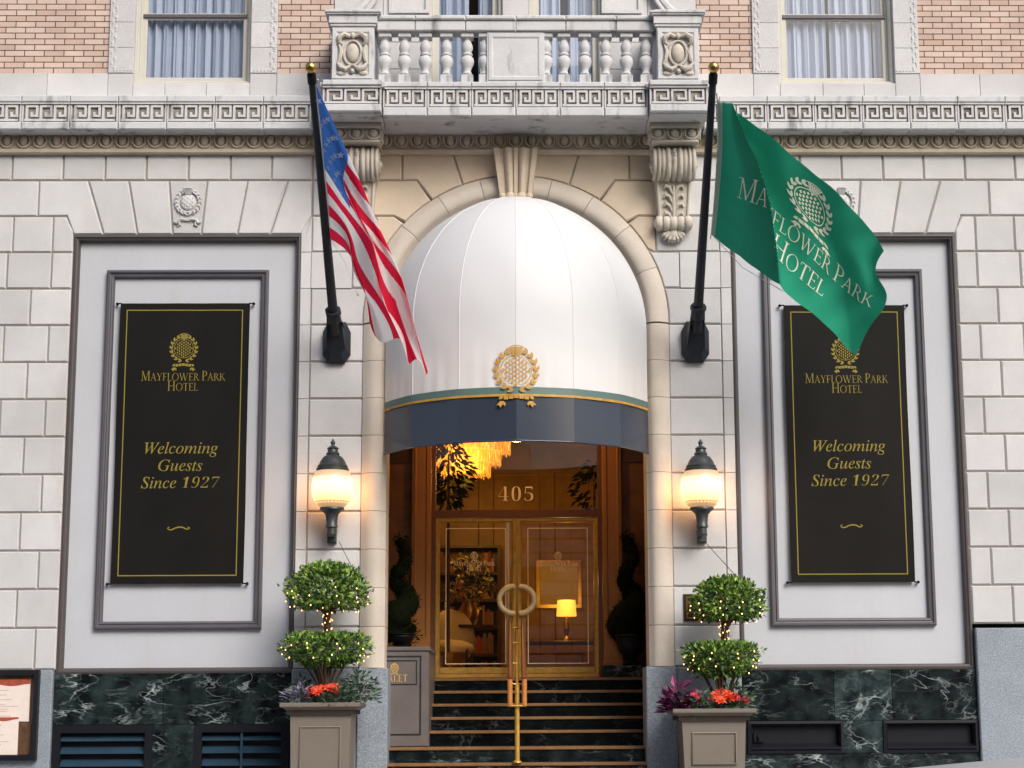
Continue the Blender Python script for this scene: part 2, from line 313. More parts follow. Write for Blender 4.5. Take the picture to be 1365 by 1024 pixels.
    def build(s, name, m, parent=None, smooth=None, normals=True):
        me = bpy.data.meshes.new(name); me.from_pydata(s.v, [], s.f)
        ms = m if isinstance(m, (list, tuple)) else [m]
        for q in ms: me.materials.append(q)
        if len(ms) > 1: me.polygons.foreach_set('material_index', s.m)
        if any(t != 1.0 for t in s.t) or any(q.name in ('dark_green_veined_marble',) or 'limestone' in q.name for q in ms):
            a = me.attributes.new('tint', 'FLOAT', 'FACE'); a.data.foreach_set('value', s.t)
        if normals:
            bm = bmesh.new(); bm.from_mesh(me); bmesh.ops.recalc_face_normals(bm, faces=bm.faces); bm.to_mesh(me); bm.free()
        if smooth is not None:
            me.polygons.foreach_set('use_smooth', [True]*len(me.polygons)); me.set_sharp_from_angle(angle=R(smooth))
        me.update()
        o = bpy.data.objects.new(name, me); C.objects.link(o)
        if parent is not None: o.parent = parent; o.matrix_parent_inverse = parent.matrix_basis.inverted()
        return o

def split_build(mb, name, m, parent, key, **kw):
    """the same mesh as one object per stretch of wall; key(x) says which stretch a face belongs to"""
    groups = {}
    for f, mi, t in zip(mb.f, mb.m, mb.t):
        k = key(sum(mb.v[i][0] for i in f)/len(f)); g = groups.setdefault(k, (MB(), {}))
        q, idx = g
        for i in f:
            if i not in idx: idx[i] = len(q.v); q.v.append(mb.v[i])
        q.f.append([idx[i] for i in f]); q.m.append(mi); q.t.append(t)
    return [g[0].build(name, m, parent, **kw) for k, g in sorted(groups.items())]
side = lambda x: x > 0
def area(p): return sum(p[i][0]*p[(i+1) % len(p)][1]-p[(i+1) % len(p)][0]*p[i][1] for i in range(len(p)))/2
def offset(p, d):
    if area(p) < 0: p = p[::-1]
    n = len(p); out = []
    for i in range(n):
        a, b, c = Vector(p[i-1]), Vector(p[i]), Vector(p[(i+1) % n])
        e1 = (b-a).normalized(); e2 = (c-b).normalized(); n1 = Vector((-e1.y, e1.x)); n2 = Vector((-e2.y, e2.x))
        k = n1+n2; k = k/max(.25, k.length_squared)*2 if k.length > 1e-6 else n1
        out.append((b.x+k.x*d, b.y+k.y*d))
    return out
def thing(name, label, cat, loc=(0, 0, 0), group=None):
    o = bpy.data.objects.new(name, None); C.objects.link(o); o.location = loc; o.empty_display_size = .2
    o['label'] = label; o['category'] = cat
    if group: o['group'] = group
    return o
def tag(o, label, cat, group=None):
    o['label'] = label; o['category'] = cat
    if group: o['group'] = group
    return o
def structure(o): o['kind'] = 'structure'; return o
def copy_tree(o, dx, parent=None, mirror=False):
    c = o.copy(); C.objects.link(c)
    if parent is None: c.location = (o.location.x+dx, o.location.y, o.location.z)
    else: c.parent = parent
    for ch in o.children: copy_tree(ch, 0, c)
    return c

# ------------------------------------------------------------------ lettering and emblem (2-D, unit sized)
GLY = {}
for ln in '''iW|297|41,-5 49,207 47,214 43,220 38,223 30,225 20,226 21,232 115,232 113,226 110,226 101,226 93,223 88,220 85,214 83,205 77,58 161,177 161,207 159,214 156,219 151,223 145,225 136,226 134,226 135,232 224,232 222,226 209,225 205,223 201,221 199,217 197,213 195,207 188,60 279,198 284,208 285,216 282,221 274,224 261,226 263,232 333,232 332,226 331,226 325,225 318,222 312,217 306,210 160,-5 153,-5 160,155 48,-5|14.13.2 15.14.1 18.17.33 47.38.37 14.2.1 48.36.35 17.51.33 10.9.6 23.27.24 48.37.36 44.43.40 48.47.37 30.20.31 29.28.21 20.19.31 33.32.18 27.23.22 12.11.4 49.48.34 11.10.6 17.16.51 28.22.21 11.6.5 16.52.51 0.52.16 12.4.3 48.35.34 1.0.16 40.43.42.41 6.9.8.7 28.27.22 19.18.32 51.50.34 16.15.1 13.3.2 31.19.32 50.49.34 47.46.38 11.5.4 46.39.38 46.45.39 45.44.39 29.21.30 13.12.3 51.34.33 24.27.26.25 21.20.30 44.40.39
ie|144|44,-3 31,-2 20,3 10,10 4,21 -1,34 -2,49 -1,60 1,71 9,94 23,115 31,125 50,142 66,151 82,156 98,158 107,157 115,155 121,152 125,147 128,140 129,133 126,119 118,107 104,95 85,84 60,77 31,71 28,49 32,29 42,17 59,13 76,16 93,25 110,41 116,36 94,14 82,6 70,1 58,-2 32,79 53,83 70,90 84,99 94,110 100,123 102,136 101,143 97,148 90,149 83,148 76,145 68,140 61,133 54,125 48,115 42,104|10.55.54.11 10.9.56 16.15.48 36.33.32 22.21.46 4.3.29 23.22.45 0.31.30 52.12.53 15.14.49 7.28.27 40.56.9 38.32.31 41.40.27 37.36.32 13.12.52 21.20.46 2.1.30 1.0.30 25.24.43 18.47.46 29.2.30 51.13.52 38.37.32 23.45.44 14.50.49 8.7.27 5.4.29 35.34.33 15.49.48 8.27.40 42.25.43 20.19.46 18.17.47 55.10.56 28.5.29 43.24.44 36.35.33 22.46.45 24.23.44 14.51.50 0.39.31 39.38.31 19.18.46 6.5.28 54.53.12 12.11.54 41.26.42 3.2.29 9.8.40 26.25.42 7.6.28 47.16.48 27.26.41 17.16.47 14.13.51
il|86|16,-4 11,-3 7,-2 4,1 1,4 -1,8 -1,13 0,21 51,213 51,216 50,221 49,224 46,227 42,228 29,229 30,235 82,243 84,243 85,242 86,240 28,29 28,25 29,21 31,18 34,17 41,20 50,28 61,41 66,36 48,14 39,6 30,1 22,-3|16.13.12 20.7.21 22.5.1 1.0.22 16.11.10 20.19.8 30.29.25 19.16.10 32.31.23 29.28.26 15.14.13 0.32.22 4.3.2 5.4.1 7.6.22 16.15.13 8.7.20 6.5.22 19.18.17 17.16.19 31.30.24 29.26.25 21.7.22 28.27.26 10.9.19 8.19.9 2.1.4 32.23.22 24.30.25 16.12.11 31.24.23
ic|149|50,-4 35,-2 23,3 13,11 6,23 1,37 0,54 0,65 6,87 17,109 32,128 51,143 67,151 83,156 100,158 109,157 118,155 124,151 129,146 132,140 133,133 133,128 131,123 129,119 125,116 121,115 117,114 108,116 104,120 102,128 102,130 103,132 103,134 110,143 110,144 110,145 109,147 105,149 99,149 87,148 76,143 65,135 55,125 46,112 39,98 34,83 31,68 30,54 31,42 33,31 38,23 44,16 52,13 61,11 78,15 96,25 114,41 119,35 96,13 73,0|23.22.32 1.0.51 23.32.25 34.17.35 59.54.53 29.28.27 43.42.10 13.12.40 18.17.34 3.50.49 33.32.21 58.57.55 9.45.44 22.21.32 38.37.14 9.8.45 10.9.43 21.20.33 31.30.26 30.29.26 2.1.51 2.51.50 7.6.47 37.36.15 32.31.26 20.19.33 27.26.29 19.18.33 47.46.7 59.58.54 0.52.51 57.56.55 39.13.40 16.36.35 34.33.18 42.41.11 25.24.23 45.8.46 0.53.52 48.4.49 3.2.50 54.58.55 47.5.48 15.14.37 43.9.44 8.7.46 5.4.48 12.11.41 40.12.41 11.10.42 6.5.47 0.59.53 16.15.36 4.3.49 17.16.35 26.25.32 14.13.39 14.39.38
io|175|53,-4 37,-2 24,3 13,11 5,22 0,35 -2,51 -1,64 2,76 7,89 21,113 41,133 64,149 76,154 88,157 101,158 117,156 130,152 142,143 150,132 155,119 157,103 156,92 154,80 144,58 130,37 112,19 102,11 86,3 69,-2 56,6 65,7 74,10 83,16 91,23 99,32 112,54 121,78 127,102 127,113 124,133 115,145 99,149 88,148 77,142 66,134 56,122 47,108 33,74 29,58 28,42 29,31 31,22 35,15 41,10 48,7|5.4.51 20.19.39 10.48.47 17.16.41 11.10.47 4.3.51 24.23.37 38.21.39 25.24.36 2.53.52 15.14.42 14.13.43 47.46.11 51.3.52 18.17.40 2.54.53 15.42.41 27.26.35 6.50.49 50.5.51 45.11.46 10.9.48 8.7.49 2.55.54 26.25.35 43.42.14 17.41.40 33.27.34 8.49.48 39.19.40 28.27.33 22.21.38 37.23.38 2.30.55 7.6.49 25.36.35 32.28.33 23.22.38 6.5.50 1.0.29.28.31.30.2 3.2.52 19.18.40 34.27.35 9.8.48 12.11.45 16.15.41 21.20.39 13.12.44 32.31.28 13.44.43 12.45.44 24.37.36
im|275|205,-4 196,-2 190,5 188,15 188,23 215,123 215,127 214,133 211,136 206,137 200,136 193,134 186,129 170,114 155,94 130,47 114,0 88,0 122,121 123,129 122,133 119,136 113,137 109,137 104,135 98,131 85,121 71,107 57,89 43,64 20,0 -6,0 30,126 31,132 30,136 28,139 25,141 21,142 8,144 10,150 61,158 64,158 65,156 65,154 64,150 45,89 77,127 106,150 132,158 143,156 150,149 152,138 151,128 142,92 172,129 199,151 224,158 236,156 242,149 244,138 243,126 217,27 217,25 217,21 219,18 223,17 226,18 230,20 234,24 249,43 254,38 238,15 221,1|4.3.63 60.59.7 72.65.64 17.16.15 54.53.13 4.62.61 7.56.8 20.19.52 3.2.63 51.50.20 31.30.29 62.4.63 47.23.22 32.31.29 5.4.61 46.26.25 47.22.21 71.70.68 72.71.66 12.54.13 55.54.11 40.35.44 9.8.55 10.9.55 52.51.20 47.25.24 18.17.15 44.43.40 46.27.26 47.24.23 0.64.63 48.21.20 44.33.32 0.72.64 33.44.34 45.28.27 43.42.40 57.56.7 70.69.68 45.44.32 53.52.18 56.55.8 11.10.55 58.57.7 40.36.35 42.41.40 35.34.44 46.45.27 47.46.25 15.14.53 14.13.53 12.11.54 18.15.53 37.36.40 39.38.37 49.48.20 59.58.7 32.29.45 50.49.20 1.0.2 19.18.52 45.29.28 6.5.60 63.2.0 71.68.67 71.67.66 48.47.21 61.60.5 72.66.65 6.60.7 40.39.37
ii|88|16,-4 7,-2 2,4 0,14 1,22 30,129 30,132 29,136 28,139 25,141 21,143 9,144 10,149 62,158 64,158 65,156 65,154 65,151 29,29 29,26 30,20 32,17 36,16 44,19 53,28 65,42 70,37 51,14 33,1 61,197 57,197 53,199 49,202 46,205 45,209 44,214 45,218 46,222 49,226 53,229 57,231 61,231 66,231 70,229 73,226 76,222 78,218 79,214 78,209 76,205 74,202 70,199 66,197|47.52.50 42.41.39 18.17.5 37.36.35 3.2.0 32.31.29 12.11.10 17.16.13 28.22.21 50.49.48 39.38.43 0.28.21 13.9.8 14.13.15 16.15.13 5.4.18 13.12.10 5.17.6 4.3.20 19.4.20 47.50.48 13.10.9 2.1.0 29.52.47 37.35.32 26.25.24 13.7.17 47.46.45 18.4.19 52.51.50 45.44.47 28.27.22 23.27.24 0.21.20 3.0.20 44.38.29 43.42.39 27.23.22 41.40.39 31.30.29 44.43.38 38.37.32 35.34.33 13.8.7 44.29.47 7.6.17 33.32.35 27.26.24 29.38.32
in|182|111,-4 106,-4 102,-2 99,0 96,4 95,8 94,14 121,127 120,133 117,136 112,137 108,137 103,135 98,132 86,122 61,95 46,71 38,52 21,0 -6,0 30,126 31,131 30,135 29,138 27,140 23,141 18,142 9,142 10,148 65,158 66,158 66,157 67,156 67,155 46,89 79,127 94,141 108,150 121,156 132,157 142,155 149,149 151,139 151,130 123,29 123,25 123,20 126,18 130,17 137,20 146,29 156,45 161,41 145,16 128,1|53.52.50 40.8.42 9.8.39 53.50.49 29.28.25 19.18.17 20.17.34 43.42.8 37.36.12 33.29.23 54.48.47 37.12.11 7.6.44 0.47.46 41.40.42 52.51.50 33.32.29 43.8.7 0.54.47 1.46.5 2.1.4 54.53.48 1.0.46 34.16.15 33.22.21 31.30.29 40.39.8 35.34.15 5.4.1 44.6.45 36.35.13 17.16.34 53.49.48 3.2.4 44.43.7 21.20.33 6.5.46 29.25.24 28.27.26 32.31.29 28.26.25 38.37.9 29.24.23 10.9.37 35.15.14 39.38.9 13.35.14 20.19.17 22.33.23 46.45.6 36.13.12 11.10.37 34.33.20
ig|143|32,-77 15,-75 1,-72 -10,-65 -19,-57 -24,-48 -26,-37 -21,-19 -6,-3 18,12 10,17 5,22 3,29 4,33 6,37 29,60 16,70 8,83 5,97 6,108 9,118 14,128 21,137 30,144 40,151 51,155 63,158 76,159 84,159 119,148 123,148 145,148 145,133 122,133 124,123 124,118 123,107 120,96 115,87 108,78 99,71 89,65 79,60 67,58 55,57 41,58 35,53 31,48 30,43 33,38 42,32 86,16 97,9 105,2 110,-8 111,-20 110,-31 107,-40 102,-50 94,-57 85,-64 74,-70 61,-73 56,64 63,65 69,68 75,73 81,79 86,86 90,95 93,104 95,114 95,125 95,132 93,139 89,144 85,148 80,150 74,151 67,150 60,147 54,143 48,136 43,129 39,120 36,111 34,101 33,91 36,76 43,67 38,-66 66,-62 82,-50 88,-30 87,-25 85,-20 82,-16 72,-8 53,1 26,9 9,-3 -1,-17 -5,-32 0,-51 14,-62|13.12.11 3.2.103 6.5.102 83.22.84 57.56.93 73.72.33 101.7.102 99.50.49 33.30.29 1.0.104 56.94.93 18.87.86 73.33.29 88.15.89 64.43.65 24.23.82 40.39.66 16.15.88 85.19.86 25.24.81 20.19.85 48.14.49 7.6.102 29.28.75 76.75.28 72.34.33 37.36.35.34.72.71.70.69.68.67.66.39.38 15.46.45 41.40.66 99.51.50 85.84.21 59.58.92 33.32.30 44.43.64 0.90.104 78.77.27 43.42.65 9.100.99 18.17.87 5.4.103 61.60.91 15.14.47 27.26.78 14.13.11 99.52.51 8.7.101 4.3.103 15.45.89 11.10.14 19.18.86 42.41.66 44.63.89 66.65.42 78.26.79 45.44.89 8.101.100 44.64.63 79.26.80 95.56.55.54.53.52.99.98.97.96 9.99.49 81.24.82 23.22.83 22.21.84 62.61.91 21.20.85 74.73.29 32.31.30 16.88.87 80.25.81 28.27.77 60.59.92 58.93.92 60.92.91 14.48.47 26.25.80 90.62.91 28.77.76 5.103.102 15.47.46 75.74.29 10.9.49 2.1.104 9.8.100 56.95.94 17.16.87 2.104.103 0.62.90 58.57.93 10.49.14 82.23.83
iG|271|123,-5 102,-4 82,0 65,7 50,16 37,27 27,40 19,55 15,72 13,90 15,107 18,123 24,139 40,170 63,196 91,217 114,228 138,235 164,237 179,237 193,234 230,221 232,221 237,221 240,222 243,224 246,227 252,235 257,235 242,164 236,164 232,182 225,197 214,210 201,219 184,224 166,226 145,224 127,218 109,207 93,192 80,174 69,153 60,130 55,108 53,87 55,63 62,43 73,27 88,15 106,8 127,5 139,6 150,9 160,13 168,18 174,25 177,32 191,89 191,93 191,98 188,101 185,104 179,105 161,107 163,113 259,113 257,107 250,107 243,106 238,104 234,101 231,98 228,94 208,17 181,5 152,-3|3.2.49 1.0.50 20.19.35 29.28.26 10.9.45 18.37.36 12.11.43 68.67.66 70.69.62 19.18.36 62.61.71 75.55.54 2.1.49 9.8.45 17.16.38 4.48.47 74.73.58 59.58.73 52.51.0 15.14.40 21.20.34 71.61.72 3.49.48 72.60.73 40.39.15 7.6.46 13.43.42 76.53.52 45.8.46 66.65.62 60.59.73 13.12.43 4.3.48 14.13.41 69.66.62 69.68.66 56.74.57 50.0.51 30.29.31 6.5.47 37.17.38 38.16.39 0.76.52 65.64.63 34.20.35 75.74.56 6.47.46 70.62.71 11.10.44 28.27.26 76.75.54 41.40.14 58.57.74 32.23.22 75.56.55 34.33.21 76.54.53 32.24.23 16.15.39 36.35.19 41.13.42 8.7.46 5.4.47 61.60.72 18.17.37 1.50.49 44.10.45 26.25.31 31.25.24 31.29.26 65.63.62 32.31.24 32.22.21 33.32.21 43.11.44
iu|182|23,-4 17,-3 11,-1 7,2 4,7 3,12 2,19 4,34 27,123 28,133 27,137 26,140 23,142 19,143 7,144 8,150 59,158 62,158 63,157 64,156 63,151 30,29 30,27 31,21 34,17 40,16 46,17 54,21 62,27 79,46 97,71 120,119 131,154 157,154 124,29 123,24 124,19 126,17 130,16 138,19 147,28 157,42 162,37 146,14 129,1 111,-4 102,-2 96,4 94,13 95,21 110,77 78,32 63,16 50,5 36,-2|5.4.23 16.11.10 16.10.20 50.31.30 52.51.28 43.40.39 49.48.36 33.32.31 53.27.26 50.49.34 42.41.40 51.50.29 22.6.23 47.46.45 16.13.12 51.29.28 24.54.25 2.1.23 45.36.48 4.3.23 49.35.34 54.53.25 49.36.35 52.28.27 21.7.22 0.54.24 53.52.27 8.7.21 8.20.9 44.38.37 21.20.8 53.26.25 16.12.11 20.19.16 43.39.38 43.42.40 10.9.20 17.16.19 45.44.37 1.0.23 16.15.13 45.37.36 19.18.17 34.33.50 6.5.23 15.14.13 47.45.48 50.33.31 23.0.24 3.2.23 50.30.29 44.43.38 7.6.22
is|124|39,-4 23,-2 7,3 3,3 -1,2 -3,1 -4,-2 -11,-2 -4,53 2,53 4,38 7,27 12,17 19,10 26,6 36,5 43,6 49,9 55,13 59,19 62,26 63,34 62,42 58,51 28,92 23,103 21,108 20,114 20,119 21,130 25,139 32,147 40,153 50,157 61,158 77,157 93,152 97,151 101,152 103,154 104,157 110,157 103,107 98,107 92,131 81,145 65,149 60,149 55,147 51,144 48,140 46,135 45,130 47,123 51,114 78,77 86,61 88,55 89,50 90,44 89,36 87,28 83,20 78,13 72,7 65,3 57,-1 48,-3|0.67.16 20.61.21 53.26.54 49.32.50 67.66.17 42.41.44 11.4.12 34.33.47 12.3.2 23.22.57 36.35.45 7.4.11 29.53.52 46.45.35 41.40.39 29.28.53 66.65.18 1.0.15 66.18.17 65.64.19 33.32.49 27.26.53 56.55.23 61.60.21 15.14.1 45.44.36 44.38.37 25.24.54 32.31.50 47.33.48 54.24.55 30.52.51 26.25.54 33.49.48 9.8.10 7.5.4 31.30.51 30.29.52 28.27.53 39.38.44 65.19.18 15.0.16 60.59.22 62.61.20 24.23.55 51.50.31 44.37.36 10.7.11 58.57.22 41.39.44 46.34.47 43.42.44 21.60.22 2.1.13 64.63.19 20.19.63 35.34.46 59.58.22 7.6.5 67.17.16 8.7.10 56.23.57 63.62.20 14.13.1 13.12.2 4.3.12
it|94|16,-4 7,-2 2,4 0,13 1,19 33,141 10,141 11,148 31,156 50,172 68,196 76,196 63,152 91,152 89,141 60,141 30,27 30,22 31,19 33,16 36,15 42,18 51,26 62,40 67,34 50,13 33,0|17.4.18 25.21.20 25.24.22 5.14.6 0.26.19 15.14.5 18.0.19 24.23.22 3.2.0 16.4.17 12.11.10.9.8.7.6.14.13 0.18.3 21.25.22 26.25.20 2.1.0 4.3.18 5.4.16 26.20.19 16.15.5
iS|184|77,-5 62,-4 25,6 21,7 15,6 11,2 7,-4 1,-4 13,73 19,73 21,53 26,36 34,23 45,13 58,7 73,5 81,6 89,8 96,12 102,16 108,22 112,28 115,36 117,44 118,52 117,58 116,64 114,70 108,81 57,139 51,148 47,158 45,167 44,177 45,188 48,198 52,208 59,216 67,224 76,230 86,234 98,237 111,237 131,236 155,228 156,228 162,229 166,232 169,236 176,236 165,168 160,168 158,186 154,200 148,212 139,220 128,225 116,227 105,226 95,222 88,216 82,208 78,199 77,188 78,181 80,174 84,167 94,153 132,112 142,97 148,81 150,63 149,51 146,39 141,28 134,19 125,11 115,4 103,-1 90,-4|64.32.65 30.29.66 49.48.47 59.40.60 61.60.39 69.68.28 7.6.5 43.57.56 70.69.27 73.24.23 7.5.10 52.49.53 62.61.37 77.76.20 62.35.63 58.41.59 71.70.26 26.70.27 75.74.22 54.45.44 54.53.46 16.79.17 72.71.25 23.22.74 57.42.58 73.72.24 66.65.31 40.39.60 43.42.57 67.66.29 37.36.62 35.34.63 21.75.22 3.2.12 42.41.58 5.4.11 38.37.61 9.8.10 56.55.43 76.75.21 54.46.45 36.35.62 78.19.18 0.79.16 53.47.46 49.47.53 39.38.61 18.17.78 55.54.44 68.67.28 50.49.52 52.51.50 20.76.21 12.11.3 78.77.19 19.77.20 8.7.10 33.32.64 10.5.11 11.4.3 44.43.55 14.13.1 1.0.15 31.30.66 13.12.2 41.40.59 63.34.64 34.33.64 69.28.27 32.31.65 71.26.25 1.15.14 15.0.16 79.78.17 28.67.29 24.72.25 74.73.23 2.1.13
1|187|164,7 40,7 40,10 67,11 73,13 79,18 82,24 84,31 84,39 84,228 63,203 49,188 43,184 38,181 34,181 31,181 28,182 26,185 23,188 22,192 49,204 92,234 119,234 120,32 121,26 124,19 129,14 136,11 164,10|26.25.5 6.24.7 10.8.9 14.13.17 11.10.20 8.7.23 5.25.6 22.21.10 24.23.7 3.27.4 20.19.12 0.28.27 19.18.13 18.17.13 12.11.20 23.22.10 25.24.6 2.1.3 12.19.13 17.16.14 27.26.4 16.15.14 1.0.3 10.8.23 21.20.10 4.26.5 3.0.27
9|189|117,14 105,8 91,5 65,5 55,6 47,9 41,12 36,16 33,21 31,25 29,30 29,35 29,38 30,40 31,42 33,44 35,45 33,45 34,41 40,32 46,23 55,16 66,12 79,10 108,23 126,59 136,138 115,114 109,110 103,106 95,102 87,101 78,100 61,102 47,107 36,116 27,127 21,143 19,162 20,176 23,189 28,201 34,211 42,220 51,226 62,231 75,235 89,236 103,234 116,231 128,225 138,217 147,206 155,192 160,175 164,154 163,96 156,65 151,52 144,40 136,29 127,21 53,164 57,135 70,115 91,109 101,110 109,112 117,117 123,122 128,129 133,137 128,188 122,205 114,217 104,225 91,228 79,226 69,220 62,210 57,197 54,182|15.14.18 56.26.25 45.44.78 5.4.21 56.55.26 54.53.72 8.7.20 21.4.22 78.44.79 11.10.19 36.35.63 50.49.74 3.2.23 41.40.81 27.68.67 70.71.27.68.69 32.31.65 62.37.63 34.33.64 61.60.24 76.75.48 39.62.81 74.73.50 29.28.66 60.59.25 35.34.63 32.65.64 1.0.24 14.13.18 40.39.81 60.25.24 37.36.63 52.73.72 4.3.22 13.12.18 72.71.26 31.30.65 47.46.77 77.46.78 2.1.24 23.2.24 33.32.64 43.42.80 20.5.21 52.51.73 79.43.80 19.8.20 55.54.26 0.61.24 49.75.74 28.67.66 58.57.25 48.47.76 53.52.72 41.81.80 34.64.63 17.15.16 57.56.25 28.27.67 71.27.26 23.22.3 42.41.80 54.72.26 46.45.78 30.29.66 19.18.11 73.51.50 65.30.66 18.17.15 59.58.25 10.9.19 38.37.62 76.47.77 49.48.75 44.43.79 7.6.20 6.5.20 9.8.19 39.38.62 12.11.18
2|187|163,7 19,7 19,32 91,107 107,129 116,151 119,162 121,186 120,198 117,209 112,218 105,225 97,229 87,230 74,228 63,222 56,211 52,199 49,173 45,173 36,175 29,178 25,183 22,189 21,198 21,204 24,210 27,216 33,221 40,226 49,230 59,233 87,236 109,234 126,229 140,222 149,213 154,201 156,187 156,181 155,174 150,160 140,145 25,29 130,30 138,33 144,37 150,43 154,50 158,63 165,63|39.38.7 20.19.17 0.47.46 33.32.12 32.31.14 29.28.16 26.25.17 33.12.11 22.21.17 21.20.17 31.30.15 50.49.48 23.22.17 24.23.17 44.43.1 3.2.43 34.33.10 25.24.17 15.30.16 13.32.14 41.40.7 35.34.9 28.27.17 43.42.3 32.13.12 37.36.8 5.42.6 6.41.7 8.35.9 4.42.5 30.29.16 50.48.0 0.45.44 33.11.10 3.42.4 7.37.8 0.46.45 0.44.1 2.1.43 40.39.7 27.26.17 42.41.6 38.37.7 15.14.31 16.28.17 36.35.8 19.18.17 48.47.0 34.10.9
7|188|79,7 67,7 156,211 56,211 43,208 33,200 30,188 28,177 22,177 24,232 169,232 169,225|5.4.3.2.1.0.11.10.9.8.7.6
4|188|171,7 68,7 68,10 78,11 86,12 93,16 100,22 104,31 105,70 12,70 12,81 104,232 139,232 139,77 174,77 174,70 139,70 140,31 144,22 150,16 158,12 166,11 174,10 171,10 15,77 105,77 106,197 111,251 92,208|10.28.11 28.26.11 5.19.18 17.7.6 13.12.11.26.25.24.28.10.9.15.14 6.5.18 5.4.19 3.1.4 1.0.4 0.20.4 2.1.3 8.15.9 0.23.21 16.15.8 16.8.7 17.16.7 11.26.27.28 4.20.19 23.22.21 6.18.17 0.21.20
0|188|137,18 125,10 111,6 94,4 77,6 62,10 50,18 40,28 32,41 27,58 20,97 20,144 27,183 32,199 40,212 50,222 62,230 77,234 94,236 111,234 125,230 137,222 146,212 154,199 161,183 165,164 169,120 165,76 161,57 154,41 146,28 62,43 68,26 79,15 94,11 109,15 120,26 126,43 132,120 126,197 120,213 109,225 94,229 79,225 68,214 62,197 57,150 59,65|5.33.32 21.20.40 43.16.44 6.32.31 42.41.19 19.18.42 12.11.46 20.19.41 15.14.45 33.4.34 7.6.31 4.3.34 13.12.45 2.1.34 10.9.47 3.2.34 25.24.39 26.25.38 18.17.42 9.8.47 42.17.43 11.10.46 16.15.44 45.44.15 5.4.33 10.47.46 14.13.45 47.8.31 40.20.41 30.29.28.27.26.38.37.36.35.34.1.0 8.7.31 12.46.45 17.16.43 23.22.39 6.5.32 24.23.39 22.21.40 39.38.25 22.40.39
5|188|111,8 92,5 67,5 55,7 45,10 37,13 30,18 26,22 23,27 22,32 21,37 22,43 23,46 26,49 29,51 34,52 33,52 33,53 37,39 40,32 45,26 51,20 59,16 67,13 77,13 86,13 94,15 101,18 109,23 115,30 120,38 123,49 125,60 126,74 125,91 120,105 112,117 101,125 88,130 73,131 57,130 36,125 28,129 38,232 151,232 152,186 146,186 144,196 142,201 139,205 134,208 128,210 46,210 39,130 53,135 84,138 107,136 126,131 142,122 153,110 160,94 162,74 162,61 159,50 155,41 150,33 144,26 137,20 129,15|16.14.18 50.49.44 14.13.18 43.42.52 53.52.42 64.63.32 20.19.6 27.0.28 18.17.16 30.29.67 63.62.32 6.5.20 51.44.43 51.50.44 1.25.24 47.45.44 9.8.18 68.67.29 22.3.23 25.1.26 26.0.27 32.62.33 49.48.44 56.55.38 57.56.36 59.35.34 59.58.35 5.21.20 30.66.31 13.12.18 48.47.44 52.51.43 67.66.30 5.4.21 7.6.19 4.3.21 16.14.15 21.3.22 10.9.18 35.57.36 33.60.34 8.19.18 1.0.26 37.56.38 55.54.39 56.37.36 47.46.45 61.60.33 28.68.29 12.11.18 0.68.28 11.10.18 62.61.33 58.57.35 24.23.2 53.41.40 60.59.34 55.39.38 3.2.23 42.41.53 54.40.39 2.1.24 31.64.32 66.65.31 65.64.31 54.53.40 8.7.19'''.split('\n'):
    k, a, v, f = ln.split('|')
    GLY[k] = (int(a)/232, [tuple(int(q)/232 for q in w.split(',')) for w in v.split()], [[int(q) for q in w.split('.')] for w in f.split()])
def rect(x0, y0, x1, y1): return ([(x0, y0), (x1, y0), (x1, y1), (x0, y1)], [(0, 1, 2, 3)])
def dg(x0, y0, x1, y1, w): return ([(x0-w/2, y0), (x0+w/2, y0), (x1+w/2, y1), (x1-w/2, y1)], [(0, 1, 2, 3)])
def ring(cx, cy, rx, ry, tx, ty, a0, a1, n=14):
    vs = []
    for i in range(n+1):
        a = R(a0+(a1-a0)*i/n); c, s_ = math.cos(a), math.sin(a)
        vs += [(cx+rx*c, cy+ry*s_), (cx+(rx-tx)*c, cy+(ry-ty)*s_)]
    return (vs, [(2*i, 2*i+1, 2*i+3, 2*i+2) for i in range(n)])
K, H, F_, E_ = .090, .040, .030, .068
def stem(x, w=K, sb=True, stp=True):
    o = [rect(x-w/2, 0, x+w/2, 1)]
    if sb: o.append(rect(x-w/2-E_, 0, x+w/2+E_, F_))
    if stp: o.append(rect(x-w/2-E_, 1-F_, x+w/2+E_, 1))
    return o
def ser(x, y, l=.12): return rect(x-l, y, x+l, y+F_)
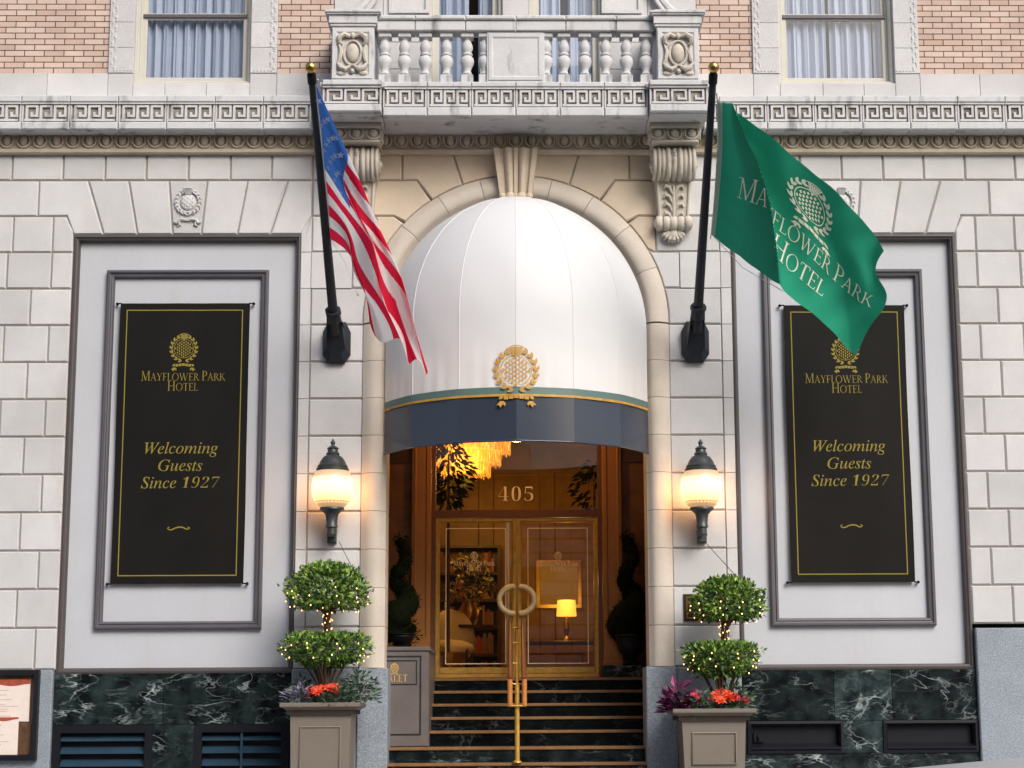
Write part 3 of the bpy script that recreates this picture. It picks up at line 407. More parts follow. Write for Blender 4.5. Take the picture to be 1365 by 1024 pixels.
CAPS = {
 'M': (.98, [dg(.17, 0, .20, 1, H), ser(.17, 0), ser(.14, 1-F_, .09), dg(.52, .02, .21, 1, K), dg(.50, .02, .80, 1, H)]+stem(.84)),
 'A': (.80, [dg(.12, 0, .40, 1, H), dg(.68, 0, .395, 1, K), rect(.23, .33, .58, .37), ser(.12, 0, .10), ser(.68, 0, .13)]),
 'Y': (.76, [dg(.38, .45, .13, 1, K), dg(.38, .45, .65, 1, H), rect(.33, 0, .435, .47), ser(.38, 0, .12), ser(.13, 1-F_, .12), ser(.65, 1-F_, .09)]),
 'F': (.60, stem(.17)+[rect(.2, 1-H, .54, 1), dg(.53, .82, .54, 1, F_), rect(.2, .49, .44, .49+H), rect(.42, .42, .45, .60)]),
 'L': (.60, stem(.17)+[rect(.2, 0, .56, H), dg(.555, 0, .58, .20, F_)]),
 'O': (.94, [ring(.47, .5, .42, .52, K, .032, 0, 360, 28)]),
 'W': (1.22, [dg(.38, 0, .13, 1, K), dg(.38, 0, .62, 1, H), dg(.82, 0, .57, 1, K), dg(.82, 0, 1.09, 1, H), ser(.13, 1-F_, .12), ser(.60, 1-F_, .11), ser(1.09, 1-F_, .09)]),
 'E': (.64, stem(.17)+[rect(.2, 1-H, .55, 1), dg(.54, .82, .55, 1, F_), rect(.2, .49, .46, .49+H), rect(.44, .42, .47, .60), rect(.2, 0, .58, H), dg(.575, 0, .60, .20, F_)]),
 'R': (.74, stem(.17)+[ring(.25, .74, .30, .26, K, .036, -90, 90), rect(.17, .965, .26, 1), rect(.17, .48, .26, .515), dg(.68, 0, .36, .49, K), ser(.71, 0, .08)]),
 'P': (.58, stem(.17)+[ring(.25, .72, .31, .28, K, .036, -90, 90), rect(.17, .965, .26, 1), rect(.17, .44, .26, .475)]),
 'K': (.78, stem(.17)+[dg(.22, .44, .60, 1, H), dg(.70, 0, .33, .60, K), ser(.72, 0, .10), ser(.60, 1-F_, .09)]),
 'H': (.86, stem(.17)+stem(.69)+[rect(.2, .48, .66, .48+H)]),
 'T': (.72, [rect(.31, 0, .415, 1), ser(.36, 0, .12), rect(.06, 1-H, .66, 1), dg(.055, .80, .07, 1, F_), dg(.665, .80, .65, 1, F_)]),
 'V': (.78, [dg(.40, 0, .13, 1, K), dg(.40, 0, .66, 1, H), ser(.13, 1-F_, .12), ser(.66, 1-F_, .09)]),
 ' ': (.28, []),
}
def layout(txt, h, mode='caps', x=0, y=0, big=None, align=.5, track=0.0):
    """list of (verts, faces) in metres; mode caps | italic | figures; big = scale of word initials"""
    out = []; cx = 0; first = True
    for ch in txt:
        if ch == ' ': cx += h*.30; first = True; continue
        if mode == 'italic' and ch.isalpha(): a, vs, fs = GLY['i'+ch]; polys = [(vs, fs)]; s = h; sh = 0
        elif ch.isdigit(): a, vs, fs = GLY[ch]; polys = [(vs, fs)]; s = h; sh = .22 if mode == 'italic' else 0; a = a*(1.05 if mode == 'italic' else 1)
        else: a, polys = CAPS[ch]; s = h*(big if (big and first) else 1); sh = 0
        for vs, fs in polys: out.append(([(cx+(px+sh*py)*s, py*s) for px, py in vs], fs))
        cx += (a+track)*s; first = False
    return [([(px-cx*align+x, py+y) for px, py in vs], fs) for vs, fs in out]
def leafpoly(x, y, ang, L, w):
    c, s_ = math.cos(ang), math.sin(ang)
    pts = [(0, 0), (.25, .36), (.55, .5), (.8, .3), (1, 0), (.8, -.3), (.55, -.5), (.25, -.36)]
    return ([(x+c*p*L-s_*q*w, y+s_*p*L+c*q*w) for p, q in pts], [tuple(range(8))])
def emblem(s, x=0, y=0):
    """thistle head of lozenges in a laurel wreath over a knotted ribbon, about s wide"""
    o = []
    r = .285; n = 5
    for i in range(-n, n+1):
        for j in range(-8, 9):
            if (i+j) % 2: continue
            px, py = i*.068*math.cos(i*.06), j*.046
            if (px/r)**2+(py/(r*1.02))**2 > .93: continue
            o.append(([(px-.030, py), (px, py-.040), (px+.030, py), (px, py+.040)], [(0, 1, 2, 3)]))
    o.append(ring(0, 0, r+.035, r*1.02+.035, .018, .018, -250, 70, 30))
    for k in range(-3, 4): o.append(([(k*.022-.010, .33), (k*.022+.010, .33), (k*.040+.019, .47), (k*.040-.012, .47)], [(0, 1, 2, 3)]))
    o.append(rect(-.105, .30, .105, .325)); o.append(ring(0, .42, .17, .09, .02, .022, 20, 160, 10))
    for sd in (-1, 1):
        for k in range(8):
            a = R(-82+k*19.5)
            bx, by = .405*math.cos(a), .42*math.sin(a)
            for off, L in ((.42, .15), (-.38, .135)):
                an = a+math.pi/2+off; qx, qy = bx*sd, by
                if sd < 0: an = math.pi-an
                o.append(leafpoly(qx, qy, an, L, .062))
    by = -.57
    for k in range(-2, 3): o.append(rect(k*.105-.046, by-.035+.012*(2-abs(k)), k*.105+.046, by+.05+.012*(2-abs(k))))
    for sd in (-1, 1):
        o.append(ring(sd*.27, by-.03, .085, .085, .06, .06, 90 if sd > 0 else 0, 0 if sd > 0 else 180, 8) if sd > 0 else ring(-.27, by-.03, .085, .085, .06, .06, 90, 180, 8))
        o.append(([(sd*.25, by-.07), (sd*.33, by-.07), (sd*.40, by-.15), (sd*.35, by-.15), (sd*.325, by-.20), (sd*.27, by-.13)], [tuple(range(6))]))
        o.append(([(sd*.25, by-.07), (sd*.30, by-.08), (sd*.24, by-.17), (sd*.21, by-.13)], [(0, 1, 2, 3)]))
    return [([(x+px*s, y+py*s) for px, py in vs], fs) for vs, fs in o]
def sign_text(h, x=0, y=0, gap=1.1):
    """two lines of small capitals with larger initials"""
    return layout('MAYFLOWER PARK', h, x=x, y=y, big=1.28)+layout('HOTEL', h, x=x, y=y-gap*h*1.28, big=1.28)

# ------------------------------------------------------------------ ground
SLOPE = .088; GZ = .045          # the street climbs to the right
def gz(x): return GZ+SLOPE*x
mb = MB(); XS = [-40, -12, -6, 0, 6, 12, 40]
mb.add([(x, y, gz(x)) for y in (-4.0, .6) for x in XS]+[(x, -4.0, gz(x)-.16) for x in XS], [(i, i+1, 8+i, 7+i) for i in range(6)]+[(i, 14+i, 15+i, i+1) for i in range(6)])
structure(mb.build('pavement', M['concrete']))
mb = MB(); mb.add([(x, y, gz(x)-.16+(y+4)*.035) for y in (-40, -4.0) for x in XS], [(i, i+1, 8+i, 7+i) for i in range(6)])
structure(mb.build('road', M['asphalt']))

# ------------------------------------------------------------------ hotel building
B = thing('hotel_building', 'pale stone hotel front with an arched entrance, brick upper storey and stone balcony', 'building')
rnd = random.Random(7)
zk = lambda k: 1.5567+.42421*k
AZ, AR, AI = 5.39, 1.732, 1.457
def arc(x0, x1, r=AR, n=8):
    a0, a1 = math.acos(max(-1, min(1, x0/r))), math.acos(max(-1, min(1, x1/r)))
    return [(r*math.cos(a0+(a1-a0)*i/n), AZ+r*math.sin(a0+(a1-a0)*i/n)) for i in range(n+1)]
wall = MB(); lit_buff = MB(); back = MB()
def blk(poly, m=None, g=.007, thin=False):
    m = m or wall
    if area(poly) < 0: poly = poly[::-1]
    m.tint = rnd.uniform(.90, 1.06)
    m.block(offset(poly, .0025 if thin else g), 0, .12, .004 if thin else .013, .005 if thin else .018)
    back.add([(x, .021, z) for x, z in poly], [tuple(range(len(poly)))])
def rblk(x0, x1, z0, z1, m=None, **k): blk([(x0, z0), (x1, z0), (x1, z1), (x0, z1)], m, **k)
for sd in (-1, 1):
    mir = lambda p: [(sd*x, z) for x, z in p]
    # outer piers
    for k in range(11):
        z0 = zk(k) if k else 1.53
        if sd > 0 and k == 0: z0 = 1.935
        xs = [5.04, 5.5, 6.15, 6.8, 7.5, 8.2] if k % 2 else [5.04, 5.28, 5.78, 6.45, 7.15, 7.85, 8.2]
        if zk(k+1)-z0 < .1: continue
        for a, b in zip(xs, xs[1:]): blk(mir([(a, z0), (b, z0), (b, zk(k+1)), (a, zk(k+1))]))
    z0, z1 = zk(11), zk(12)
    blk(mir([(5.04, z0), (5.28, z0), (5.28, z1), (5.13, z1), (5.045, z1-.17)]))
    for a, b in ((5.28, 5.73), (5.73, 5.95), (6.08, 6.6), (6.6, 7.2), (7.2, 8.2)):
        blk(mir([(a, z0), (b, z0), (b+(.13 if b == 5.95 else 0), z1-(.14 if b == 5.95 else 0)), (b, z1), (a, z1)]) if b == 5.95 else mir([(a, z0), (b, z0), (b, z1), (a, z1)]))
    # lintel voussoirs over the panel
    tx = [-at(q, 246, 0).x for q in (117, 171, 225, 276, 330, 384)]; bx = [-at(q, 310, 0).x for q in (138, 183, 230, 268, 316, 360)]
    zt, zb = zk(13), 6.432
    blk(mir([(5.46, zk(12)), (5.13, zk(12)), (5.045, zb), (bx[0], zb), (tx[0], zt), (5.46, zt)]))
    for i in range(5): blk(mir([(bx[i], zb), (bx[i+1], zb), (tx[i+1], zt), (tx[i], zt)]))
    blk(mir([(bx[5], zb), (2.45, zb), (2.34, zk(12)), (2.335, zt), (tx[5], zt)]))
    for a, b in ((5.46, 6.1), (6.1, 6.9), (6.9, 8.2)): blk(mir([(a, zk(12)), (b, zk(12)), (b, zt), (a, zt)]))
    # course under the egg moulding
    cx = [2.335]+[-at(q, 222, 0).x for q in (362, 307, 251, 195, 140, 84, 16)]+[6.25, 6.75, 7.3, 8.2]
    for a, b in zip(cx, cx[1:]): blk(mir([(a, zt), (b, zt), (b, 7.40), (a, 7.40)]))
    # inner piers
    for k in range(11):
        z0 = zk(k) if k else 1.53; z1 = zk(k+1)
        if k < 9: inner = [(1.722, z0), (1.722, z1)]
        elif k == 9: inner = [(1.732, z0)]+arc(AR, math.sqrt(AR**2-(z1-AZ)**2))
        else: inner = arc(math.sqrt(AR**2-(z0-AZ)**2), 1.5)+[(1.57, z1)]
        if k == 10:
            blk(mir(inner+[(1.87, z1), (1.87, z0)])); blk(mir([(1.87, z0), (2.335, z0), (2.335, z1), (1.87, z1)]), thin=True)
        else: blk(mir(inner+[(2.335, z1), (2.335, z0)]), None)
        blk(mir([(2.335, z0), (2.455, z0), (2.455, z1), (2.335, z1)]), thin=True)
    z0, z1 = zk(11), zk(12)
    blk(mir([(2.335, z0), (2.455, z0), (2.455, 6.46), (2.34, z1), (2.335, z1)]), thin=True)
    blk(mir([(1.40, z1), (1.265, 6.55)]+arc(1.265, 1.5)[1:]+[(1.57, z0), (1.60, z0), (1.60, z1)]), lit_buff)
    blk(mir([(1.60, z0), (2.335, z0), (2.335, z1), (1.60, z1)]))
    blk(mir([(1.14, zt), (.96, 6.81)]+arc(.96, 1.265)[1:]+[(1.40, z1), (1.92, z1), (1.92, zt)]), lit_buff)
    blk(mir([(1.92, z1), (2.335, z1), (2.335, zt), (1.92, zt)]))
    blk(mir([(.73, 7.40), (.61, 7.01)]+arc(.61, .96)[1:]+[(1.14, zt), (1.31, zt), (1.31, 7.40)]), lit_buff)
    blk(mir([(.22, 7.40)]+arc(.20, .61)+[(.73, 7.40)]), lit_buff)
    blk(mir([(1.31, zt), (1.85, zt), (1.85, 7.40), (1.31, 7.40)]), lit_buff); blk(mir([(1.85, zt), (2.335, zt), (2.335, 7.40), (1.85, 7.40)]))
ws = split_build(wall, 'stone_wall', M['stone'], B, side)
for o in split_build(lit_buff, 'arch_wall', M['lit_buff'], B, side): pass
for o, w_ in zip(split_build(back, 'mortar_bed', M['joint'], None, side, normals=False), ws): o.parent = w_

# moulded arch and jambs round the doorway
PR = [(1.731, .05), (1.729, -.012), (1.70, -.03), (1.66, -.062), (1.60, -.082), (1.54, -.075), (1.50, -.045), (1.482, -.005), (1.457, .015), (1.457, .48)]
arch = MB()
def seg(P0, P1, n):
    """P(r, t) sections from t=0..1"""
    m = len(PR); arch.tint = rnd.uniform(.92, 1.06); vs = []
    for i in range(n+1): vs += [P0(r, y, i/n) for r, y in PR]
    arch.add(vs, [(i*m+j, i*m+j+1, (i+1)*m+j+1, (i+1)*m+j) for i in range(n) for j in range(m-1)]+[tuple(range(m)), tuple(range(n*m, n*m+m))])
for sd in (-1, 1):
    for k in range(9):
        z0, z1 = (zk(k) if k else 1.53)+.0025, min(zk(k+1), AZ)-.0025
        seg(lambda r, y, t: (sd*r, y, z0+(z1-z0)*t), None, 1)
angs = [0, 22, 41, 59, 76, 104, 121, 139, 158, 180]
for a0, a1 in zip(angs, angs[1:]):
    seg(lambda r, y, t: (r*math.cos(R(a0+.1+(a1-a0-.2)*t)), y, AZ+r*math.sin(R(a0+.1+(a1-a0-.2)*t))), None, 8)
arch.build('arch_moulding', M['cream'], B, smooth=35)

# keystone with two hollow flutes
kb = MB()
ribs = [(-1, -.74), (-.74, -.60), (-.60, -.10), (-.10, .10), (.10, .60), (.60, .74), (.74, 1)]
for i, (a, b) in enumerate(ribs):
    def fn(u, v, a=a, b=b, i=i):
        s = a+(b-a)*u; hw = .185+(.255-.185)*v; z = 6.862+(7.40-6.862)*v
        d = .15+.05*v**2+.025*math.sin(v*3.1)
        if i in (2, 4): d += -.03+.05*math.sin(math.pi*u)
        elif i in (1, 5): d -= .035
        return (s*hw, -d, z)
    kb.grid(fn, 8 if i in (2, 4) else 2, 10)
for i, (a, b) in enumerate(((-1, -.62), (-.62, -.06), (-.06, .06), (.06, .62), (.62, 1))):
    r = .036 if i in (1, 3) else .026
    x0, x1 = a*.19, b*.19
    kb.ell(((x0+x1)/2, -.145, 6.845), ((x1-x0)/2+.006, r+.012, r+.008), 12, 8)
kb.add([(-.255, .0, 7.40), (-.185, 0, 6.84), (-.185, -.14, 6.84), (-.255, -.20, 7.40), (.255, 0, 7.40), (.185, 0, 6.84), (.185, -.14, 6.84), (.255, -.20, 7.40)], [(0, 1, 2, 3), (4, 7, 6, 5), (1, 5, 6, 2)])
kb.build('keystone', M['lit_buff'], B, smooth=40)

# egg-and-dart moulding and key-pattern cornice
def egg_row(mb, x0, x1, y, zc, p=.188, r=(.047, .040, .064), c0=0.0):
    n = int((x1-x0)/p); st = (x1-x0)/n if c0 is None else p
    x = x0+st/2
    while x < x1-.02:
        mb.ell((x, y+.01, zc), r, 10, 7)
        pts = [(x+r[0]*1.62*math.cos(a), y+.0, zc+.004+r[2]*1.28*math.sin(a)) for a in [R(40-i*26) for i in range(11)]]
        mb.tube(pts, [.008+.007*math.sin(math.pi*i/10) for i in range(11)], 5)
        mb.tube([(x+st/2, y+.02, zc+.085), (x+st/2, y+.005, zc), (x+st/2, y+.02, zc-.085)], [.012, .009, .003], 5)
        x += st
eb = MB()
eb.sweep_x([(.03, 7.372), (-.055, 7.372), (-.075, 7.385), (-.082, 7.41), (-.06, 7.428), (-.045, 7.44), (-.035, 7.56), (-.06, 7.605), (-.10, 7.62), (-.10, 7.64), (.03, 7.64)], -8.2, 8.2)
egg_row(eb, -8.18, 8.18, -.062, 7.525)
eb.build('egg_moulding', M['terra'], B, smooth=40)
def keys(mb, x0, n, p, z0, z1, y, t=None):
    """n raised fret motifs between z0 and z1"""
    h = z1-z0; t = t or h*.14
    for i in range(n):
        a = x0+i*p; f = rnd.uniform(-.001, .001); yb = y+.03
        L = p*.90
        mb.box(a, a+t, y+f, yb, z0+t, z1-t*.02)                     # upright
        mb.box(a+t, a+L, y+f-.001, yb, z1-t, z1)                     # head
        mb.box(a+L-t, a+L, y+f, yb, z0+h*.26, z1-t)                  # drop
        mb.box(a+p*.36, a+L-t, y+f-.001, yb, z0+h*.26, z0+h*.26+t)    # return
        mb.box(a+p*.36, a+p*.36+t, y+f, yb, z0+h*.26+t, z0+h*.26+t*2.2)
        mb.box(a-p*.10, a+L, y+f-.0015, yb, z0, z0+t)
co = MB(); soot = MB()
def fret_band(x0, x1, yf, ztop, zkt, zkb, zbot, nk, capo=.03, yback=.05):
    jj = .0035; 
    co.box(x0+jj, x1-jj, yf-capo, yback, zkt+.022, ztop, .008)
    co.box(x0+jj, x1-jj, yf-capo*.5, yback+.001, zkt, zkt+.022)
    co.box(x0+jj, x1-jj, yf-.012, yback, zbot, zkb-.004, .012)
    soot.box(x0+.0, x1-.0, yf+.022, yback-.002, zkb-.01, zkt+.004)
    pad = .035; p = (x1-x0-2*pad)/nk
    keys(co, x0+pad+p*.06, nk, p, zkb+.006, zkt-.008, yf+.0)
    co.box(x0+jj, x0+pad*.6, yf+.003, yf+.03, zkb, zkt); co.box(x1-pad*.6, x1-jj, yf+.003, yf+.03, zkb, zkt)
for sd in (-1, 1):
    x = 2.16
    n = 0
    bw = .548
    first = .30
    edges = [2.15, 2.33]+[2.33+bw*i for i in range(1, 11)]
    for a, b in zip(edges, edges[1:]):
        lo, hi = (a, b) if sd > 0 else (-b, -a)
        fret_band(lo, hi, -.28, 7.985, 7.888, 7.682, 7.588, 3 if b-a > .3 else 1)
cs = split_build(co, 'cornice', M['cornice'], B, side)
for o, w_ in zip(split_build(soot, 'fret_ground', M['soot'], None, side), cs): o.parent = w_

# balcony
BAL = MB(); co, soot = BAL, MB()
for i in range(6):
    x0 = -1.485+i*.495; fret_band(x0, x0+.495, -.745, 7.985, 7.905, 7.700, 7.592, 3, yback=-.66)
co.sweep_x([(-.70, 7.594), (-.70, 7.98), (.02, 7.98), (.02, 7.60), (-.12, 7.60), (-.40, 7.640), (-.62, 7.612)], -1.488, 1.488)
for sd in (-1, 1):
    lo, hi = (1.49, 2.145) if sd > 0 else (-2.145, -1.49)
    fret_band(lo, hi, -.85, 7.967, 7.885, 7.700, 7.610, 3, capo=.045, yback=-.78)
    BAL.box(lo+.004, hi-.004, -.80, 0, 7.604, 7.955)
    for xx in (lo, hi):   # returns of the pedestal base
        q = xx+(.03 if xx in (hi,) and sd > 0 or xx == hi else -.03)
        BAL.box(min(xx, q), max(xx, q), -.82, 0, 7.91, 7.962)
zr0, zr1 = at(690, 43, -.72).z, at(690, 22, -.75).z
zb0 = 7.985
for i, (a, b) in enumerate(((-1.56, -1.13), (-1.13, -.565), (-.565, 0), (0, .565), (.565, 1.13), (1.13, 1.56))):
    BAL.box(a+.003, b-.003, -.80, -.52, zr1-.055, zr1, .014)
    BAL.box(a+.003, b-.003, -.77, -.55, zr0, zr1-.055, .01)
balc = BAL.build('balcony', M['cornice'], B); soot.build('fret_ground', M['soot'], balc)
def lathe_obj(name, prof, x, y, z, m, parent, n=18, extra=None):
    q = MB(); q.lathe(prof, 0, 0, 0, n)
    if extra: extra(q)
    o = q.build(name, m, parent, smooth=40); o.location = (x, y, z); return o
hb = zr0-zb0
bp = [(.040, .17), (.050, .19), (.056, .21), (.046, .24), (.040, .27), (.052, .33), (.072, .40), (.078, .46), (.070, .52), (.054, .545), (.048, .56), (.060, .575), (.060, .605), (.046, .62), (.052, .65), (.064, .70), (.062, .76), (.048, .82), (.040, .86), (.046, .88), (.058, .895), (.060, .91)]
bp = [(r, z*hb) for r, z in bp]
def sq(q):
    q.box(-.068, .068, -.068, .068, 0, .165*hb, .006); q.box(-.062, .062, -.062, .062, .16*hb, .175*hb)
    q.box(-.072, .072, -.072, .072, .905*hb, hb, .006)
b0 = None
for sd in (-1, 1):
    for x in (.345, .545, .78, 1.015, 1.25, 1.47):
        if b0 is None: b0 = lathe_obj('baluster', bp, 0, 0, 0, M['cornice'], balc, 18, sq); o = b0
        else: o = b0.copy(); C.objects.link(o)
        o.location = (sd*x, -.655, zb0)
q = MB(); q.box(-.325, .325, -.74, -.58, zb0, zr0-.001, .006); q.frame(-.30, .30, zb0+.03, zr0-.03, [(0, -.741), (0, -.752), (.035, -.752), (.05, -.742)]); q.build('baluster_panel', M['cornice'], balc)
zp1 = at(465, 12, -.85).z
for sd in (-1, 1):
    q = MB(); c = sd*1.818
    q.box(c-.235, c+.235, -.83, -.40, 7.967, zp1-.20, .006); q.box(c-.235-.0, c+.235, -.40, .06, 7.967, zp1-.20)
    q.frame(c-.225, c+.225, 8.0, zp1-.225, [(0, -.831), (0, -.845), (.04, -.845), (.055, -.832)])
    for dz0, dz1, e in ((.20, .17, .02), (.17, .075, .035), (.075, .055, .06), (.055, .03, .075), (.03, 0, .02)):
        q.box(c-.235-e, c+.235+e, -.83-e, .05-.001*e, zp1-dz0, zp1-dz1+.001, .004)
    ped = q.build('pedestal', M['cornice'], balc)
    k = MB(); zc = 8.0+(zp1-.225-8.0)*.5
    k.ell((c, -.84, zc), (.072, .05, .115), 16, 10)
    k.tube([(c+.098*math.cos(R(a)), -.85, zc+.142*math.sin(R(a))) for a in range(0, 361, 15)], .016, 6, False)
    for s2 in (-1, 1):
        k.tube([(c+s2*.03, -.85, zc+.19), (c+s2*.09, -.87, zc+.215), (c+s2*.145, -.87, zc+.18), (c+s2*.15, -.85, zc+.12), (c+s2*.115, -.85, zc+.10)], [.02, .03, .035, .028, .01], 7)
        k.tube([(c+s2*.15, -.85, zc+.10), (c+s2*.125, -.86, zc+.02), (c+s2*.14, -.86, zc-.08), (c+s2*.17, -.85, zc-.13)], [.012, .022, .022, .012], 6)
        k.tube([(c+s2*.02, -.86, zc-.16), (c+s2*.08, -.87, zc-.20), (c+s2*.135, -.87, zc-.17), (c+s2*.165, -.85, zc-.115)], [.02, .034, .03, .012], 7)
        k.ell((c+s2*.12, -.845, zc-.235), (.06, .025, .028), 8, 6)
    k.ell((c, -.855, zc-.215), (.03, .035, .03), 8, 6); k.ell((c, -.855, zc+.2), (.03, .03, .04), 8, 6)
    k.build('cartouche', M['carve'], ped, smooth=50)

# console brackets under the balcony pedestals
def console(c):
    q = MB()
    w = .285
    q.box(c-w, c+w, -.50, 0, 7.545, 7.606, .01)
    q.sweep_x([(0, 7.41), (-.40, 7.41), (-.42, 7.425), (-.43, 7.45), (-.42, 7.545), (0, 7.545)], c-w+.03, c+w-.03)
    egg_row(q, c-.29, c+.29, -.445, 7.49, .193, (.05, .04, .055))
    for s2 in (-1, 1):
        for yy in (-.38, -.2): q.ell((c+s2*(w-.02), yy, 7.48), (.035, .06, .06), 8, 6)
    q.box(c-w+.02, c+w-.02, -.46, 0, 7.385, 7.41, .006)
    # big volute: ribs wrapped round a drum
    ribs = [(-.245, -.20, .018), (-.195, -.15, .03), (-.148, -.10, .018), (-.098, -.035, .035), (-.03, .03, .02), (.035, .098, .035), (.10, .148, .018), (.15, .195, .03), (.20, .245, .018)]
    for a, b, p in ribs:
        def fn(u, v, a=a, b=b, p=p):
            an = R(100-v*245); r = .185-.02*v+p*math.sin(math.pi*u)
            return (c+a+(b-a)*u, -.20-r*math.cos(an-R(20))*1.05, 7.19+r*math.sin(an-R(20)))
        q.grid(fn, 5, 16)
    for s2 in (-1, 1):
        q.tube([(c+s2*.235, -.20+.175*(1-t)*math.cos(9*t), 7.19+.175*(1-t)*math.sin(9*t)) for t in [i/24 for i in range(24)]], .022, 6)
        q.ell((c+s2*.245, -.20, 7.19), (.04, .05, .05), 8, 6)
    for k in range(9): q.ell((c-.0, -.41+.006*k*k*.35, 7.31-k*.03), (.018, .012, .011), 6, 5)
    # tapering stem with acanthus
    def hw(z): return .165+(z-6.5)*.07
    q.add([(c-hw(6.50), 0, 6.50), (c+hw(6.50), 0, 6.50), (c+hw(7.06), 0, 7.06), (c-hw(7.06), 0, 7.06), (c-hw(6.50), -.10, 6.50), (c+hw(6.50), -.10, 6.50), (c+hw(7.06), -.20, 7.06), (c-hw(7.06), -.20, 7.06)],
          [(4, 5, 6, 7), (0, 1, 5, 4), (1, 2, 6, 5), (3, 0, 4, 7), (2, 3, 7, 6)])
    for s2 in (-1, 1): q.tube([(c+s2*hw(6.52)*.92, -.115, 6.52), (c+s2*hw(7.0)*.92, -.20, 7.0)], .014, 6)
    for k in range(5): q.ell((c+(k-2)*.075, -.205, 7.02), (.038, .03, .025), 8, 6)
    for s2 in (-1, 1):
        for k in range(4):
            z = 6.60+k*.10; y = -.115-k*.022
            q.tube([(c+s2*.015, y, z-.05), (c+s2*.05, y-.02, z+.03), (c+s2*.095, y-.028, z+.045), (c+s2*.115, y-.012, z+.01)], [.012, .024, .022, .008], 6)
    q.tube([(c, -.13, 6.52), (c, -.16, 6.75), (c, -.20, 6.95)], [.014, .022, .012], 6)
    # lower scroll and drooping leaf
    for a, b in ((-.20, -.13), (-.12, -.045), (-.04, .04), (.045, .12), (.13, .20)):
        def fn2(u, v, a=a, b=b):
            an = R(v*270-90); r = .078+.014*math.sin(math.pi*u); return (c+a+(b-a)*u, -.085-r*math.cos(an), 6.535+r*math.sin(an))
        q.grid(fn2, 4, 12)
    for s2 in (-1, 1): q.ell((c+s2*.20, -.085, 6.535), (.025, .06, .06), 10, 6)
    q.ell((c, -.03, 6.415), (.075, .085, .095), 12, 8)
    for k in range(-3, 4):
        a = R(k*24); q.tube([(c+.05*math.sin(a), -.09, 6.44-.02*math.cos(a)), (c+.115*math.sin(a), -.085, 6.43-.085*math.cos(a)), (c+.14*math.sin(a), -.045, 6.43-.115*math.cos(a))], [.014, .022, .010], 6)
    q.build('console_bracket', M['carve'], B, smooth=50)
for sd in (-1, 1): console(sd*1.80)

# carved thistle medallions on the lintels
for sd in (-1, 1):
    q = MB(); c = sd*3.75; zc = at(249, 271, 0).z+.01
    q.ell((c, 0, zc), (.095, .035, .10), 14, 10)
    for i in range(-3, 4):
        for j in range(-4, 5):
            if (i+j) % 2: continue
            px, pz = i*.028, j*.024
            if px*px+pz*pz > .0075: continue
            q.ell((c+px, -.035*math.sqrt(max(.05, 1-(px/.1)**2-(pz/.1)**2)), zc+pz), (.010, .006, .010), 6, 5)
    for k in range(18):
        a = R(-80+k*20); 
        if abs((k*20-80) % 360-90) < 20: continue
        s2 = 1 if math.cos(a) >= 0 else -1
        for ro, da in ((.145, .5), (.125, -.5)):
            t = a+s2*(math.pi/2+da*.8)
            p = Vector((c+ro*math.cos(a), -.012, zc+ro*math.sin(a)))
            d = Vector((math.cos(t), 0, math.sin(t)))
            q.tube([p-d*.03, p-Vector((0, .012, 0)), p+d*.035], [.004, .015, .004], 6)
    for k in range(-2, 3): q.tube([(c+k*.013, -.02, zc+.09), (c+k*.024, -.045, zc+.15)], [.008, .012], 5)
    q.ell((c, -.035, zc+.155), (.058, .03, .012), 10, 5)
    pts = [(-.16, -.235), (-.12, -.25), (-.10, -.215), (-.06, -.205), (0, -.215), (.06, -.205), (.10, -.215), (.12, -.25), (.16, -.235)]
    q.tube([(c+x, -.014, zc+z) for x, z in pts], [.008, .02, .018, .02, .014, .02, .018, .02, .008], 6)
    for s2 in (-1, 1): q.tube([(c+s2*.10, -.012, zc-.22), (c+s2*.085, -.014, zc-.27), (c+s2*.12, -.012, zc-.29)], [.016, .016, .006], 6)
    q.build('medallion', M['stone'], B, smooth=60)

# painted blind panels either side of the doorway
for sd in (-1, 1):
    lo, hi = (2.455, 5.04) if sd > 0 else (-5.04, -2.455)
    q = MB(); q.box(lo-.02, hi+.02, .118, .16, 1.40, 6.46)
    pn = q.build('painted_panel', M['panel'], B)
    q = MB(); q.frame(lo, hi, 1.487, 6.43, [(0, .115), (0, .02), (.022, .012), (.036, .03), (.050, .034), (.062, .07), (.062, .117)]); q.build('outer_frame', M['brownframe'], pn)
    q = MB(); q.frame(sd*3.74-.918, sd*3.74+.918, 1.967, 6.032, [(0, .118), (0, .062), (.014, .052), (.03, .052), (.036, .070), (.052, .074), (.062, .062), (.076, .066), (.088, .09), (.088, .118)]); q.build('inner_frame', M['trim'], pn)

# stone plinths: granite piers, veined marble with vents
q = MB(); GY = -.055
for x0, x1, zt in ((-8.2, -5.055, 1.527), (5.06, 8.2, 1.932)):
    q.box(x0, x1, GY, .14, min(gz(x0), gz(x1))-.1, zt, .012)
for sd in (-1, 1):
    lo, hi = (1.41, 1.745) if sd > 0 else (-1.745, -1.41)
    q.box(lo, hi, GY-.02, .5, -.3, 1.527, .012)
    lo, hi = (1.749, 2.46) if sd > 0 else (-2.46, -1.749)
    q.box(lo, hi, GY, .14, -.4, 1.525, .012)
split_build(q, 'granite_plinth', M['granite'], B, lambda x: sum(x > e for e in (-5.05, -1.748, 0, 1.747, 3)))
def vx(px): return at(px, 985, 0).x
mq = MB(); zv = at(700, 963, 0).z; zvb = at(1150, 1004, 0).z
def slab(x0, x1, z0, z1, t): mq.tint = t; mq.box(x0+.0015, x1-.0015, .012, .10, z0+.0015, z1-.0015, .003)
La = [(vx(68), vx(203)), (vx(258), vx(385))]; Ra = [(vx(997), vx(1125)), (vx(1178), vx(1308))]
